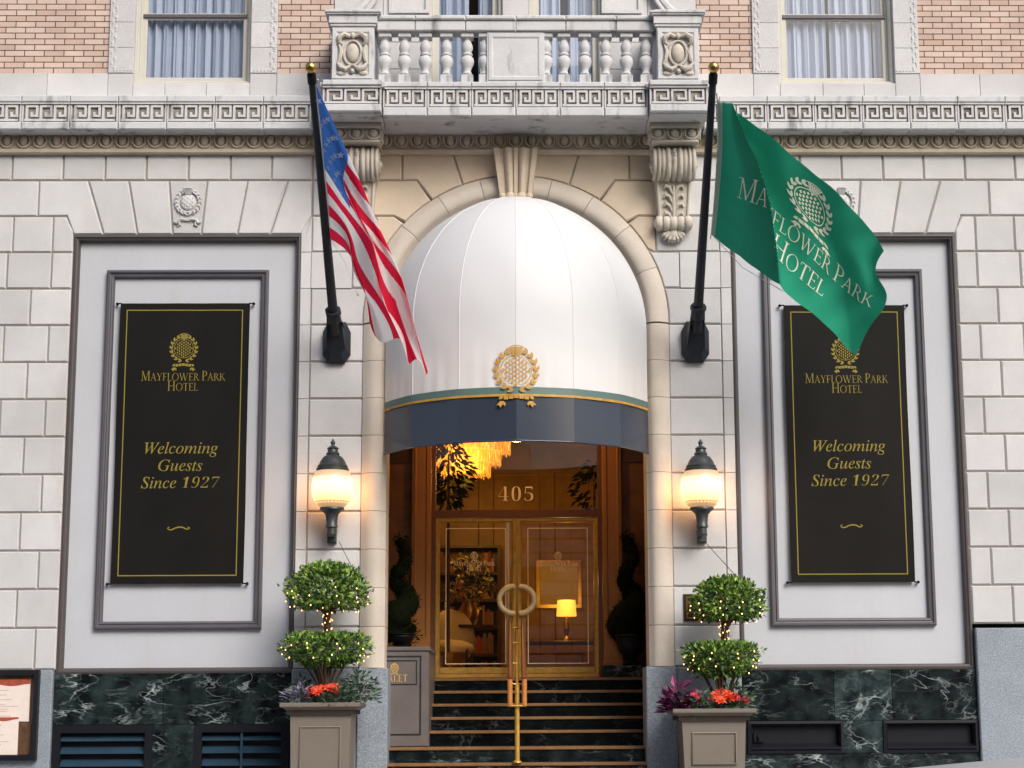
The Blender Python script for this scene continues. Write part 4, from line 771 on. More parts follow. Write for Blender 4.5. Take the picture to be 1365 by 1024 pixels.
slab(-5.05, -3.86, zv, 1.485, 1.15); slab(-3.86, -3.10, zv, 1.485, .9); slab(-3.10, -2.46, zv, 1.485, 1.0)
slab(La[0][1], La[1][0], -.7, zv, 1.1); slab(-5.05, La[0][0]+.001, -.7, zv, .8) if La[0][0] > -5.03 else None
slab(2.46, 3.48, zv, 1.485, .75); slab(3.48, 4.12, zv, 1.485, 1.9); slab(4.12, 5.055, zv, 1.485, .8)
slab(Ra[0][1], Ra[1][0], zvb, zv, 1.7); slab(2.46, 5.055, -.2, zvb, 1.2); slab(2.46, Ra[0][0], zvb, zv, .8)
split_build(mq, 'marble_plinth', M['marble'], B, side)
for a, b in La:
    a = max(a, -5.048)
    q = MB(); q.frame(a, b, -.72, zv-.002, [(0, .07), (0, .015), (.085, .015), (.085, .10)]); q.box(a+.02, b-.02, .14, .16, -.7, zv-.02)
    v = q.build('louvre_vent', M['black'], B)
    q = MB(); z = zv-.10
    while z > -.6:
        q.add([(x, y, zz) for x in (a+.085, b-.085) for y, zz in ((.045, z-.075), (.045, z-.062), (.125, z), (.125, z-.013))], [(0, 1, 5, 4), (1, 2, 6, 5), (2, 3, 7, 6), (3, 0, 4, 7)]); z -= .135
    if a > -4: q.box((a+b)/2-.012, (a+b)/2+.012, .03, .05, -.6, zv-.09)
    q.build('slats', M['louvre'], v)
for a, b in Ra:
    b = min(b, 5.05)
    q = MB(); q.frame(a, b, zvb, zv-.002, [(0, .08), (0, -.008), (.03, -.012), (.05, .02), (.06, .10)]); q.box(a+.03, b-.03, .10, .12, zvb+.02, zv-.02)
    q.sweep_x([(.10, zvb+.03), (.0, zvb+.03), (-.022, zvb+.05), (-.022, zvb+.065), (.10, zvb+.11)], a+.03, b-.03)
    v = q.build('basement_hatch', M['black'], B)
    if a < 3.5:
        q = MB(); q.box(a+.07, a+.17, .06, .10, zvb+.12, zvb+.22, .006); q.tube([(a+.12, .06, zvb+.2), (a+.12, .03, zvb+.17), (a+.12, .06, zvb+.14)], .012, 6); q.build('latch', M['black'], v)

# upper storey: sill course, brick, windows
q = MB()
for sd in (-1, 1):
    for a, b in ((2.12, 2.77), (2.77, 3.08), (3.08, 3.58), (3.58, 4.06), (4.06, 4.43), (4.43, 4.72), (4.72, 5.42), (5.42, 6.1), (6.1, 6.8), (6.8, 7.5), (7.5, 8.2)):
        zt = 8.245 if 3.07 < a < 4.4 else 8.36
        q.tint = rnd.uniform(.93, 1.06); lo, hi = (a, b) if sd > 0 else (-b, -a)
        q.box(lo+.002, hi-.002, .0, .2, 7.95, zt-.001, .004)
    for a, b in ((2.77, 3.08), (4.43, 4.72)):
        for k in range(6):
            q.tint = rnd.uniform(.94, 1.05); lo, hi = (a, b) if sd > 0 else (-b, -a)
            q.box(lo+.001, hi-.001, -.012, .22, 8.362+k*.31, 8.362+(k+1)*.31-.003, .004)
        # running leaf ornament on the outer edge of the surround
        xo = 2.77+.055 if a < 3 else 4.72-.055
        for k in range(28):
            z = 8.42+k*.062; s2 = 1 if k % 2 else -1
            q.ell((sd*(xo+s2*.018), -.012, z), (.016, .012, .026), 6, 5); q.ell((sd*(xo-s2*.022), -.012, z+.02), (.010, .010, .012), 6, 5)
        for k in range(6): q.ell((sd*(2.83+k*.04 if a < 3 else 4.45+k*.04), -.012, 8.39), (.014, .010, .010), 6, 5)
# stonework behind the balcony
for lo, hi in ((-2.12, -1.55), (-1.55, -1.02), (1.02, 1.55), (1.55, 2.12)):
    for k, (z0, z1) in enumerate(((7.95, 8.42), (8.42, 8.75), (8.75, 9.04), (9.04, 9.7), (9.7, 10.3))):
        q.tint = rnd.uniform(.92, 1.05); q.box(lo+.002, hi-.002, .02, .2, z0+.002, z1-.002, .006)
q.tint = 1
q.box(-.155, .155, .0, .2, 7.95, 10.3, .01); q.box(-1.02, 1.02, .14, .2, 7.95, 8.10)
for sd in (-1, 1):
    q.frame(min(sd*.99, sd*1.50)+.02, max(sd*.99, sd*1.50)-.02, 9.10, 10.0, [(0, .02), (0, -.01), (.04, -.01), (.05, .012)])
    q.tube([(sd*(2.05-.5*t), -.05+.02*t, 9.02+.55*t**2.2) for t in [i/8 for i in range(9)]], .05, 8)
    q.tube([(sd*(1.93-.42*t), -.06, 9.0+.55*t**2.2) for t in [i/8 for i in range(9)]], .028, 8)
split_build(q, 'window_surround', M['stone'], B, lambda x: sum(x > e for e in (-2.119, 2.119)), smooth=30)
q = MB()
for a, b in ((2.125, 2.768), (4.722, 8.2)):
    for sd in (-1, 1):
        lo, hi = (a, b) if sd > 0 else (-b, -a); q.box(lo, hi, .022, .2, 8.362, 10.3)
split_build(q, 'brick_wall', M['brick'], B, lambda x: sum(x > e for e in (-3.5, 0, 3.5)))
def window(lo, hi, z0, zm, z1, warm, gaps, yo=.11):
    q = MB(); f = .045
    q.frame(lo, hi, z0, z1, [(0, yo+.12), (0, yo-.05), (.03, yo-.05), (f, yo-.03), (f, yo+.02), (f+.02, yo+.02), (f+.02, yo+.12)])
    w = q.build('window', M['winwhite'], B)
    q = MB(); a, b = lo+f+.02, hi-f-.02
    q.frame(a, b, z0+f+.02, zm+.02, [(0, yo+.06), (0, yo+.035), (.04, yo+.035), (.05, yo+.045), (.05, yo+.06)])
    q.frame(a, b, zm+.0205, z1-.01, [(0, yo+.09), (0, yo+.065), (.04, yo+.065), (.05, yo+.09)])
    q.build('sash', M['winwhite'], w)
    q = MB(); q.box(a, b, yo+.015, yo+.034, zm-.012, zm+.034, .006); q.build('meeting_rail', M['trim'], w)
    q = MB(); q.add([(a+.03, yo+.053, z0+.1), (b-.03, yo+.053, z0+.1), (b-.03, yo+.053, zm+.02), (a+.03, yo+.053, zm+.02), (a+.03, yo+.083, zm+.02), (b-.03, yo+.083, zm+.02), (b-.03, yo+.083, z1-.02), (a+.03, yo+.083, z1-.02)], [(0, 1, 2, 3), (4, 5, 6, 7)]); q.build('pane', M['glass'], w)
    q = MB()
    for (u0, u1) in gaps:
        x0, x1 = a+(b-a)*u0, a+(b-a)*u1; n = max(12, int((x1-x0)/.012)); ph = rnd.uniform(0, 6)
        q.grid(lambda u, v: (x0+(x1-x0)*u, yo+.14+.035*math.sin(u*(x1-x0)*55+ph+.8*math.sin(u*9))+.015*math.sin(u*(x1-x0)*150+ph), z0+(z1-z0)*v), n, 1)
    q.build('curtain', M['curtain_warm'] if warm else M['curtain'], w, smooth=80)
    q = MB(); q.box(lo-.1, hi+.1, .9, .92, z0-.1, z1+.1); q.build('room_back', M['dark'], w)
    return w
window(-4.43, -3.08, 8.247, 9.10, 10.3, False, ((0, .99),))
window(3.08, 4.43, 8.247, 9.10, 10.3, False, ((0, .43), (.465, .88), (.89, 1.0)))
window(-1.015, -.16, 8.10, 9.95, 10.3, False, ((0, .55), (.7, 1)))
window(.16, 1.015, 8.10, 9.95, 10.3, False, ((.0, .42), (.55, 1)))
q = MB(); q.box(-8.2, 8.2, .95, 1.2, 7.6, 10.3); q.box(-8.2, 8.2, .2, 8.0, 7.60, 7.9); q.box(-8.2, 8.2, .02, .9, 10.3, 10.5)
for sd in (-1, 1):
    lo, hi = (1.75, 8.2) if sd > 0 else (-8.2, -1.75); q.box(lo, hi, .2, .4, -.8, 7.6)
q.box(-1.75, 1.75, .48, .6, 4.75, 7.6)
q.build('inner_wall', M['dark'], B)

# vestibule: steps, pilasters, marble, doors
VY = 2.25
q = MB(); q.box(-1.95, -1.62, .45, VY+.2, -.2, 4.7); q.box(1.62, 1.95, .45, VY+.2, -.2, 4.7)
for sd in (-1, 1):
    lo, hi = (1.30, 1.66) if sd > 0 else (-1.66, -1.30); q.box(lo, hi, VY-.02, VY+.1, 1.45, 4.7)
    q.box(min(sd*1.457, sd*1.70), max(sd*1.457, sd*1.70), .482, .56, -.2, 4.7)
split_build(q, 'vestibule_wall', M['brownmarble'], B, side)
q = MB(); q.box(-1.9, 1.9, .47, VY+.3, 4.70, 4.8); q.box(-1.66, -1.3, VY-.06, VY-.02, 4.10, 4.7); q.box(1.3, 1.66, VY-.06, VY-.02, 4.10, 4.7)
q.build('vestibule_ceiling', M['lobbydark'], B)
for sd in (-1, 1):
    q = MB(); lo, hi = (1.055, 1.295) if sd > 0 else (-1.295, -1.055)
    q.box(lo, hi, VY-.10, VY+.06, 1.45, 4.70, .012); 
    q.frame(lo+.04, hi-.04, 1.95, 4.62, [(0, VY-.101), (.0, VY-.112), (.012, VY-.112), (.022, VY-.103)])
    q.box(lo-.012, hi+.012, VY-.125, VY-.1, 1.45, 1.66, .01); q.build('pilaster', M['pilaster'], B)
st = MB(); ns = MB()
STEP = [(1.455, 1.90), (1.302, 1.60), (1.150, 1.30), (.998, 1.0), (.846, .70), (.672, .22), (.505, -.03), (.345, -.36), (.185, -.68)]
for i, (z, y) in enumerate(STEP):
    x0 = -1.455 if i < 7 else -1.9; x1 = -x0; yb = VY+4.7 if i == 0 else STEP[i-1][1]+.05
    x0, x1 = (-1.62, 1.62) if i < 5 else (x0, x1)
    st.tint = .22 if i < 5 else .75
    st.box(x0, x1, y+.012, yb, z-.35 if i else z-.6, z-.034)
    ns.box(x0+.002, x1-.002, y-.012, yb, z-.034, z, .006)
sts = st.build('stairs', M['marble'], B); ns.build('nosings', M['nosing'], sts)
q = MB(); q.box(1.04, 1.61, 1.915, VY-.01, 1.456, 1.60, .008); q.build('marble_kerb', M['marble'], B)

# transom and doors
q = MB(); z_t = at(690, 686, VY).z
q.box(-1.05, 1.05, VY-.03, VY+.05, z_t-.035, z_t+.055); q.box(-1.05, -1.0, VY-.02, VY+.05, 1.456, 4.70); q.box(1.0, 1.05, VY-.02, VY+.05, 1.456, 4.70); q.box(-1.0, 1.0, VY-.02, VY+.05, 4.55, 4.70)
tr = q.build('transom', M['darkwood'], B)
q = MB(); q.add([(-1.0, VY+.013, z_t+.055), (1.0, VY+.013, z_t+.055), (1.0, VY+.013, 4.55), (-1.0, VY+.013, 4.55)], [(0, 1, 2, 3)]); q.build('pane', M['doorglass'], tr)
def on_plane(y): return lambda x, z, l: (x, y-l, z)
q = MB(); p = at(690, 668, VY); q.flat(layout('405', .18, x=.0, y=p.z, track=.06), on_plane(VY+.009)); q.build('lettering', M['doorletter'], tr, normals=False)
for sd in (-1, 1):
    lo, hi = (.012, .995) if sd > 0 else (-.995, -.012); zb, zt = 1.47, z_t-.045
    q = MB(); q.frame(lo, hi, zb, zt, [(0, VY+.04), (0, VY-.012), (.034, VY-.012), (.05, VY+.008), (.05, VY+.04)]); q.box(lo+.05, hi-.05, VY-.006, VY+.035, zb+.05, zb+.12)
    d = q.build('door', M['doorbrass'], B)
    q = MB(); q.add([(lo+.05, VY+.014, zb+.12), (hi-.05, VY+.014, zb+.12), (hi-.05, VY+.014, zt-.05), (lo+.05, VY+.014, zt-.05)], [(0, 1, 2, 3)]); q.build('pane', M['doorglass'], d)
    # etched border and name
    q = MB(); e = .07; a, b, z0, z1 = lo+.05+e, hi-.05-e, zb+.16, zt-.05-e
    for x0, x1, y0, y1 in ((a, b, z0, z0+.01), (a, b, z1-.01, z1), (a, a+.01, z0+.0101, z1-.0101), (b-.01, b, z0+.0101, z1-.0101)): q.box(x0, x1, VY+.006, VY+.0115, y0, y1)
    c = at(632 if sd < 0 else 744, 760, VY)
    q.flat(sign_text(.047, c.x, c.z+.052), on_plane(VY+.0115)); q.flat(sign_text(.047, c.x+.0035, c.z+.0545), on_plane(VY+.0075)); q.flat(emblem(.105, c.x, c.z+.175), on_plane(VY+.0115))
    q.build('lettering', M['doorletter'], d, normals=False)
    q = MB(); hz = at(690, 800, VY).z
    q.tube([(sd*(.03+.185*math.sin(R(t))), VY-.06, hz+.165*math.cos(R(t))) for t in range(0, 181, 9)], .034, 10)
    for s2 in (-1, 1): q.tube([(sd*.035, VY-.06, hz+s2*.163), (sd*.035, VY-.01, hz+s2*.163)], .02, 8)
    q.build('handle', M['handle'], d, smooth=50)

# lobby seen through the glass
q = MB(); LY = 6.6
q.box(-2.6, 2.6, LY, LY+.1, 1.4, 5.2); q.box(-2.7, -2.6, VY+.3, LY, 1.4, 5.2); q.box(2.6, 2.7, VY+.3, LY, 1.4, 5.2)
for x in (-1.8, -.9, 0, .9, 1.8): q.frame(x-.4, x+.4, 1.9, 4.6, [(0, LY-.001), (0, LY-.03), (.05, LY-.03), (.07, LY-.002)])
lob = q.build('lobby_wall', M['lobbywall'], B)
q = MB(); q.box(-2.7, 2.7, VY+.3, LY, 5.2, 5.3); q.box(-2.6, 2.6, VY+.35, VY+.8, 4.75, 5.2); q.build('lobby_ceiling', M['lobbywall'], B)

# ------------------------------------------------------------------ awning over the door
aw = thing('awning', 'white domed awning with slate blue valance and gold thistle over the arched door', 'awning', (0, -.07, 3.885))
PH = R(23); RB = 1.472/math.sin(3*PH); CB = math.cos(3*PH)
def rib(k): return RB*math.sin(k*PH), -RB*(math.cos(k*PH)-CB)
def gore(s, sag=.03):
    """s in 0..6 round the front; facets sagging a little between the ribs"""
    k = min(5, int(s)); f = s-k
    x0, y0 = rib(k-3); x1, y1 = rib(k-2)
    g = 1-sag*4*f*(1-f)*.5; h = .020*4*f*(1-f); mx = math.sin((k-2.5)*PH); my = -math.cos((k-2.5)*PH)
    return (x0+(x1-x0)*f)+mx*h*(1 if sag < .05 else .3), (y0+(y1-y0)*f)+my*h*(1 if sag < .05 else .3)
def dome(s, t):
    x, y = gore(s, .03)
    zs = 5.30
    if t < .35: z = 4.462+(zs-4.462)*t/.35; k = 1
    else:
        e = (t-.35)/.65*math.pi/2; k = math.cos(e); z = zs+(6.832-zs)*math.sin(e)
    f = s-int(min(5, s)); wv = .0012*math.sin(t*23+s*5)*(4*f*(1-f))+.0035*math.sin(f*math.pi*7+s)*max(0, 1-t*4)*(4*f*(1-f))
    return (x*k*(1+wv), -.07+y*k*(1+wv*1.5), z)
q = MB(); q.grid(lambda u, v: dome(u*6, v), 96, 60); can = q.build('canopy', M['awning'], aw, smooth=12)
q = MB()
for k in range(1, 6): q.tube([Vector(dome(k, i/30))+Vector((0, -.002, 0)) for i in range(30)], .0045, 5)
q.build('seam', M['awning'], can, smooth=60)
def band(z0, z1, off, nz=1, pl=0): 
    def fn(u, v):
        x, y = gore(u*6, .03+pl); k = 1+off/1.47
        return (x*k, -.07+y*k-off*.3, z0+(z1-z0)*v)
    return fn
q = MB(); q.grid(band(4.385, 4.463, .006), 48, 1); q.build('green_stripe', M['awgreen'], aw, smooth=12)
q = MB(); q.grid(band(4.362, 4.388, .010), 48, 1); q.build('gold_stripe', M['gold'], aw, smooth=12)
q = MB(); q.grid(band(3.885, 4.366, .004, pl=.05), 48, 6); q.build('valance', M['valance'], aw, smooth=12)
q = MB(); q.tube([Vector(band(3.885, 4.366, .004, pl=.05)(i/48, 0)) for i in range(49)], .010, 6, True); q.build('hem', M['valance'], aw, smooth=60)
def on_awning(x, z, l):
    f = min(1, abs(x)/rib(1)[0]); y0, y1 = rib(0)[1], rib(1)[1]
    y = (y0+(y1-y0)*f)-.024*4*f*(1-f)-.012
    return (x, -.07+y-.007-l, z)
ec = at(688, 494, -1.05)
q = MB(); q.flat(emblem(.53, 0, ec.z), on_awning, .0006); q.build('emblem', M['gold'], aw, normals=False)

# ------------------------------------------------------------------ flagpoles and flags
def solve_y(px, py, x):
    Y = -2.0
    for _ in range(4):
        p = at(px, py, Y); d = at(px, py, Y+.1).x-p.x; Y += .1*(x-p.x)/d
    return Y
def pole(sd, tx, label):
    bx = sd*2.025; Y = solve_y(tx, 97, bx); top = at(tx, 97, Y); base = Vector((bx, -.16, 5.16))
    t = thing('flagpole', label, 'flagpole', (bx, 0, 5.16), 'black flagpoles on octagonal wall brackets')
    d = (top-base).normalized()
    q = MB(); q.tube([base+d*.12, base+d*1.5, top], [.056, .048, .036], 14); q.build('pole', M['bracket'], t, smooth=50)
    q = MB()
    oc = [(.155, .12), (.10, .235), (-.10, .235), (-.155, .12), (-.155, -.14), (-.09, -.235), (.09, -.235), (.155, -.14)]
    n = 8; c2 = Vector((bx, -.03, 5.16)); vs = []
    def ringp(sx, sz, off): return [Vector((bx+x*sx, -.055, 5.16+z*sz)) for x, z in oc]
    vs += [(bx+x, .0, 5.16+z) for x, z in oc]+[(bx+x, -.06, 5.16+z) for x, z in oc]+[(bx+x*.66, -.13, 5.185+z*.72) for x, z in oc]
    a = d.cross(Vector((1, 0, 0))).normalized()
    s0 = base+d*.30; s1 = base+d*.42
    for sc_, rr in ((s0, .085), (s1, .078)): vs += [tuple(sc_+Vector((1, 0, 0))*rr*math.sin(R(22.5+45*k)+.0)*1+ -a*rr*math.cos(R(22.5+45*k))*1) for k in [1, 0, 7, 6, 5, 4, 3, 2]]
    q.add(vs, [(j*n+i, j*n+(i+1) % n, (j+1)*n+(i+1) % n, (j+1)*n+i) for j in range(4) for i in range(n)]+[tuple(range(4*n, 5*n))])
    q.tube([s1-d*.02, s1+d*.03], .09, 8)
    q.build('wall_bracket', M['bracket'], t, smooth=25)
    q = MB(); c = top+d*.06; q.ell(c, (.058, .058, .058), 16, 10); q.build('ball_finial', M['brass'], t, smooth=80)
    q = MB(); q.tube([top-d*.03, top+d*.03], [.042, .03], 10); q.tube([top-d*.12, top-d*.02], .047, 10); q.build('truck', M['black'], t, smooth=40)
    return base, top, d
PL = pole(-1, 415, 'black flagpole left of the awning carrying the striped flag')
PRr = pole(1, 951, 'black flagpole right of the awning carrying the green flag')
def cr(P, u):
    n = len(P)-1; f = max(0, min(.9999, u))*n; i = int(f); t = f-i
    g = lambda k: P[max(0, min(n, k))] if 0 <= k <= n else (2*P[0]-P[1] if k < 0 else 2*P[n]-P[n-1])
    a, b, c, d = g(i-1), g(i), g(i+1), g(i+2)
    return .5*((2*b)+(c-a)*t+(2*a-5*b+4*c-d)*t*t+(3*b-a-3*c+d)*t**3)
def surf(rows):
    rows = [[Vector(p) for p in r] for r in rows]
    for k, r in enumerate(rows):      # even spacing along each row
        fine_ = [cr(r, i/60) for i in range(61)]; cum = [0]
        for p, q_ in zip(fine_, fine_[1:]): cum.append(cum[-1]+(q_-p).length)
        out = []
        for i in range(13):
            s_ = cum[-1]*i/12; j = max(n for n in range(61) if cum[n] <= s_+1e-9)
            j = min(j, 59); t = (s_-cum[j])/max(1e-9, cum[j+1]-cum[j]); out.append(fine_[j].lerp(fine_[j+1], min(1, t)))
        rows[k] = out
    return lambda u, v: cr([cr(r, u) for r in rows], v)
def hoistY(P, px, py):   # depth on the pole at a pixel
    b, t, d = P; best = min(range(101), key=lambda k: abs(at(px, py, (b+(t-b)*k/100).y).z-(b+(t-b)*k/100).z)); return (b+(t-b)*best/100).y
def normal_of(S, u, v):
    e = .004; a = S(min(u+e, .999), v)-S(max(u-e, 0), v); b = S(u, min(v+e, .999))-S(u, max(v-e, 0)); n = a.cross(b).normalized()
    return n if n.y < 0 else -n
# stars and stripes, hanging limp from the left pole
US = [[(421, 113), (444, 165), (467, 216), (482, 253), (502, 303), (531, 366), (546, 420), (571, 495)],
      [(427, 165), (448, 205), (468, 250), (483, 292), (508, 345), (529, 398), (545, 440), (556, 484)],
      [(432, 217), (451, 247), (468, 283), (484, 322), (503, 368), (519, 412), (531, 444), (536, 477)],
      [(437, 268), (455, 288), (468, 316), (478, 347), (489, 382), (498, 412), (507, 432), (516, 447)],
      [(440, 318), (456, 331), (466, 345), (473, 361), (479, 377), (484, 390), (489, 412), (491, 434)]]
rows = []
for j, r in enumerate(US):
    y0 = hoistY(PL, *r[0])-.02; rr = []
    for i, (px, py) in enumerate(r):
        u = i/7; rr.append(at(px, py, y0*(1-u)+(-1.25)*u))
    rows.append(rr)
S0 = surf(rows)
def SUS(u, v):
    p = S0(u, v); k = min(1, u*2.2)
    w = (v*1.15-u*.18)
    dy = .13*math.sin(w*9+.9)*k+.045*math.sin(w*23+u*4)*k+.05*math.sin(u*5+v*3)*k
    dx = (.034*math.sin(w*11+2.0)+.060*math.sin(v*7+u*10+.6)*math.sin(math.pi*v))*k
    tipz = -.06*math.sin(v*17+.5)*max(0, (u-.75)/.25)
    return p+Vector((dx, dy, tipz))
fl = thing('flag', 'stars and stripes flag hanging limp from the left pole', 'flag', tuple(SUS(0, 0)))
NU, NV = 170, 182
q = MB(); vs = [SUS(i/NU, j/NV) for j in range(NV+1) for i in range(NU+1)]
q.v = [tuple(p) for p in vs]
for j in range(NV):
    for i in range(NU):
        q.f.append([j*(NU+1)+i, j*(NU+1)+i+1, (j+1)*(NU+1)+i+1, (j+1)*(NU+1)+i]); q.t.append(1.0)
        uu = i/NU; st_ = int(13*((j+.5)/NV)+(1-(j+.5)/NV)*6.4*min(1, max(0, uu-.14)*1.7)); q.m.append(2 if (uu < .22 and 13*(j+.5)/NV < 7) else (0 if st_ % 2 == 0 else 1))
q.build('cloth', [M['flag_red'], M['flag_white'], M['flag_blue']], fl, smooth=80, normals=False)
q = MB()
def star(u, v):
    n = normal_of(SUS, u, v); e1 = Vector((0, 0, 1)).cross(n).normalized(); e2 = n.cross(e1); p = SUS(u, v)+n*.022
    q.add([p+(e1*math.cos(R(90+36*k))+e2*math.sin(R(90+36*k)))*(.042 if k % 2 == 0 else .0175) for k in range(10)], [tuple(range(10))])
for r in range(6):
    for c in range(3): star(.022+c*.062+(.031 if r % 2 else 0), .055+r*.082)
q.build('stars', M['flag_white'], fl, normals=False)
q = MB(); q.grid(lambda u, v: SUS(0, v)+Vector((-.012+.020*u, -.004, 0)), 1, 30); q.build('heading', M['flag_white'], fl, normals=False)
q = MB(); q.tube([at(424, 106, PL[1].y), SUS(0, 0)], .008, 5); e = at(437, 312, hoistY(PL, 437, 312)); q.tube([e, at(460, 350, -1.2), at(476, 392, -1.2)], .004, 5); q.ell(at(477, 393, -1.2), (.012, .012, .02), 6, 5); q.build('halyard', M['rope'], fl)
# green hotel flag filled by a light breeze
GF = [[(956, 132), (999, 164), (1048, 203), (1100, 243), (1140, 284), (1166, 311), (1177, 338)],
      [(957, 180), (1000, 213), (1046, 250), (1092, 287), (1131, 323), (1158, 350), (1168, 362)],
      [(955, 224), (996, 255), (1040, 290), (1086, 328), (1124, 362), (1160, 394), (1180, 402)],
      [(952, 268), (988, 298), (1026, 332), (1070, 369), (1110, 398), (1146, 424), (1162, 434)],
      [(948, 312), (978, 340), (1008, 372), (1035, 398), (1070, 420), (1108, 446), (1141, 474)]]
rows = []
for r in GF:
    y0 = hoistY(PRr, *r[0])-.02; rows.append([at(px, py, y0*(1-i/6)+(y0*.35-1.0)*i/6) for i, (px, py) in enumerate(r)])
S1 = surf(rows)
def SGR(u, v):
    p = S1(u, v); uc = .07+.40*v**1.1; k = min(1, u*5)
    d = u-uc
    if d < 0: dy = -.52*max(0, 1+d/max(uc, .05))**1.5
    else: s_ = 1-.75*v**3; dy = -.52+.42*s_*min(1, d/.04)+(.52-.42*s_)*min(1, max(0, d-.04)/.45); p = p+Vector((-.026*s_*min(1, d/.03)*max(0, 1-d/.25), 0, 0))
    dy = dy*k*1.0
    dy += .022*math.sin(u*16-v*7)*k*max(0, min(1, d*4))+.010*math.sin(u*37+v*11)*k+.010*math.sin(v*46-u*20)*max(0, 1-u*3.2)*k
    e = max(0, u-.91)/.09; dy += -.10*e*e*(1-.4*math.sin(v*9)); p = p+Vector((-.012*e*e, 0, .012*math.sin(v*17)*e))
    return p+Vector((0, dy, 0))
fg = thing('flag', 'green flag with cream thistle and lettering billowing from the right pole', 'flag', tuple(SGR(0, 0)))
q = MB(); q.grid(lambda u, v: SGR(u*.9999, v*.9999), 110, 80); q.build('cloth', M['flag_green'], fg, smooth=80, normals=False)
q = MB(); q.grid(lambda u, v: SGR(.0+u*.03, v*.9999)+Vector((-.006, -.006, 0)), 2, 40); q.build('heading', M['flag_white'], fg, normals=False)
def on_flag(x, y, l):
    u, v = min(.999, max(0, x/1.5)), min(.999, max(0, 1-y)); return SGR(u, v)+normal_of(SGR, u, v)*(l+.004)
def fine(polys, d=.03):   # subdivide long pieces so that lettering follows the folds
    out = []
    for vs, fs in polys:
        for f in fs:
            pts = [vs[i] for i in f]
            if len(pts) == 4:
                L = max(math.dist(pts[0], pts[1]), math.dist(pts[1], pts[2]), math.dist(pts[2], pts[3]))
                n = max(1, min(12, int(L/d)))
                m = n if math.dist(pts[1], pts[2]) >= math.dist(pts[0], pts[1]) else 1; w = n if m == 1 else 1
                g = []
                for b in range(m+1):
                    for a in range(w+1):
                        s_, t_ = a/w, b/m
                        g.append(tuple((pts[0][k]*(1-s_)+pts[1][k]*s_)*(1-t_)+(pts[3][k]*(1-s_)+pts[2][k]*s_)*t_ for k in (0, 1)))
                out.append((g, [(b*(w+1)+a, b*(w+1)+a+1, (b+1)*(w+1)+a+1, (b+1)*(w+1)+a) for b in range(m) for a in range(w)]))
            else: out.append((pts, [tuple(range(len(pts)))]))
    return out
q = MB()
def fit(txt, w, x, y, **kw):
    n = layout(txt, 1, **kw); x0 = min(p[0] for v, f in n for p in v); x1 = max(p[0] for v, f in n for p in v); return layout(txt, w/(x1-x0), x=x, y=y, **kw)
q.flat(fine(fit('MAYFLOWER PARK', 1.23, .80, .385, big=1.3)+fit('HOTEL', .50, .81, .185, big=1.3)+[([(.83+(x-.83)*1.35, y) for x, y in vs], fs) for vs, fs in emblem(.34, .83, .76)]), on_flag, .0005)
q.build('lettering', M['flag_ink'], fg, normals=False)
q = MB(); q.tube([at(955, 124, PRr[1].y), SGR(0, 0)], .008, 5); e = SGR(0, .999); q.tube([at(947, 318, hoistY(PRr, 947, 318)), e], .006, 5); q.tube([e, at(990, 357, -1.5), SGR(.5, .999)+Vector((0, .02, -.01))], .004, 5); q.build('halyard', M['rope'], fg)

# ------------------------------------------------------------------ globe wall lamps
def lamp_light(name, loc, e, col, size, parent):
    l = bpy.data.lights.new(name, 'POINT'); l.energy = e; l.color = col; l.shadow_soft_size = size; l.use_soft_falloff = False; o = bpy.data.objects.new(name, l); C.objects.link(o); o.location = loc; o.parent = parent; o.matrix_parent_inverse = parent.matrix_basis.inverted(); return o
def lamp(sd, px, label, src=None):
    c = at(px, 651, -.30); x, z = c.x, c.z
    t = thing('wall_lamp', label, 'lamp', (x, 0, z-.5), 'opal globe wall lamps')
    q = MB(); q.lathe([(.085, -.225), (.14, -.205), (.192, -.15), (.222, -.07), (.229, .02), (.220, .10), (.194, .165), (.165, .20), (.12, .215)], x, -.30, z, 28); q.build('globe', M['globe'], t, smooth=80); lamp_light('globe_light', (x, -.30, z), 11, (1, .47, .15), .242, t)
    q = MB(); q.lathe([(.15, .185), (.178, .19), (.18, .215), (.165, .225), (.168, .245), (.15, .262), (.135, .30), (.105, .345), (.07, .365), (.075, .385), (.06, .40), (.055, .43), (.068, .44), (.045, .46), (.022, .47), (.018, .485), (.028, .50), (.026, .515), (.012, .53), (.004, .548)], x, -.30, z, 28); q.build('cap', M['lampmetal'], t, smooth=35)
    q = MB(); q.lathe([(.06, -.205), (.132, -.215), (.135, -.235), (.105, -.255), (.075, -.285), (.066, -.32), (.060, -.40), (.066, -.41), (.066, -.43), (.05, -.44), (.05, -.50), (.058, -.505), (.05, -.525)], x, -.30, z, 20); q.build('gallery', M['lampmetal'], t, smooth=35)
    q = MB(); q.box(x+sd*.02-.05, x+sd*.02+.05, -.10, -.005, z-.58, z-.30, .012); q.tube([(x, -.08, z-.46), (x, -.18, z-.48), (x, -.30, z-.46)], [.045, .04, .045], 10); q.tube([(x, -.08, z-.36), (x, -.27, z-.36)], .022, 8); q.build('bracket', M['lampmetal'], t, smooth=40)
lamp(-1, 443, 'lit globe wall lamp on the stone pier left of the awning')
lamp(1, 935, 'lit globe wall lamp on the stone pier right of the awning')

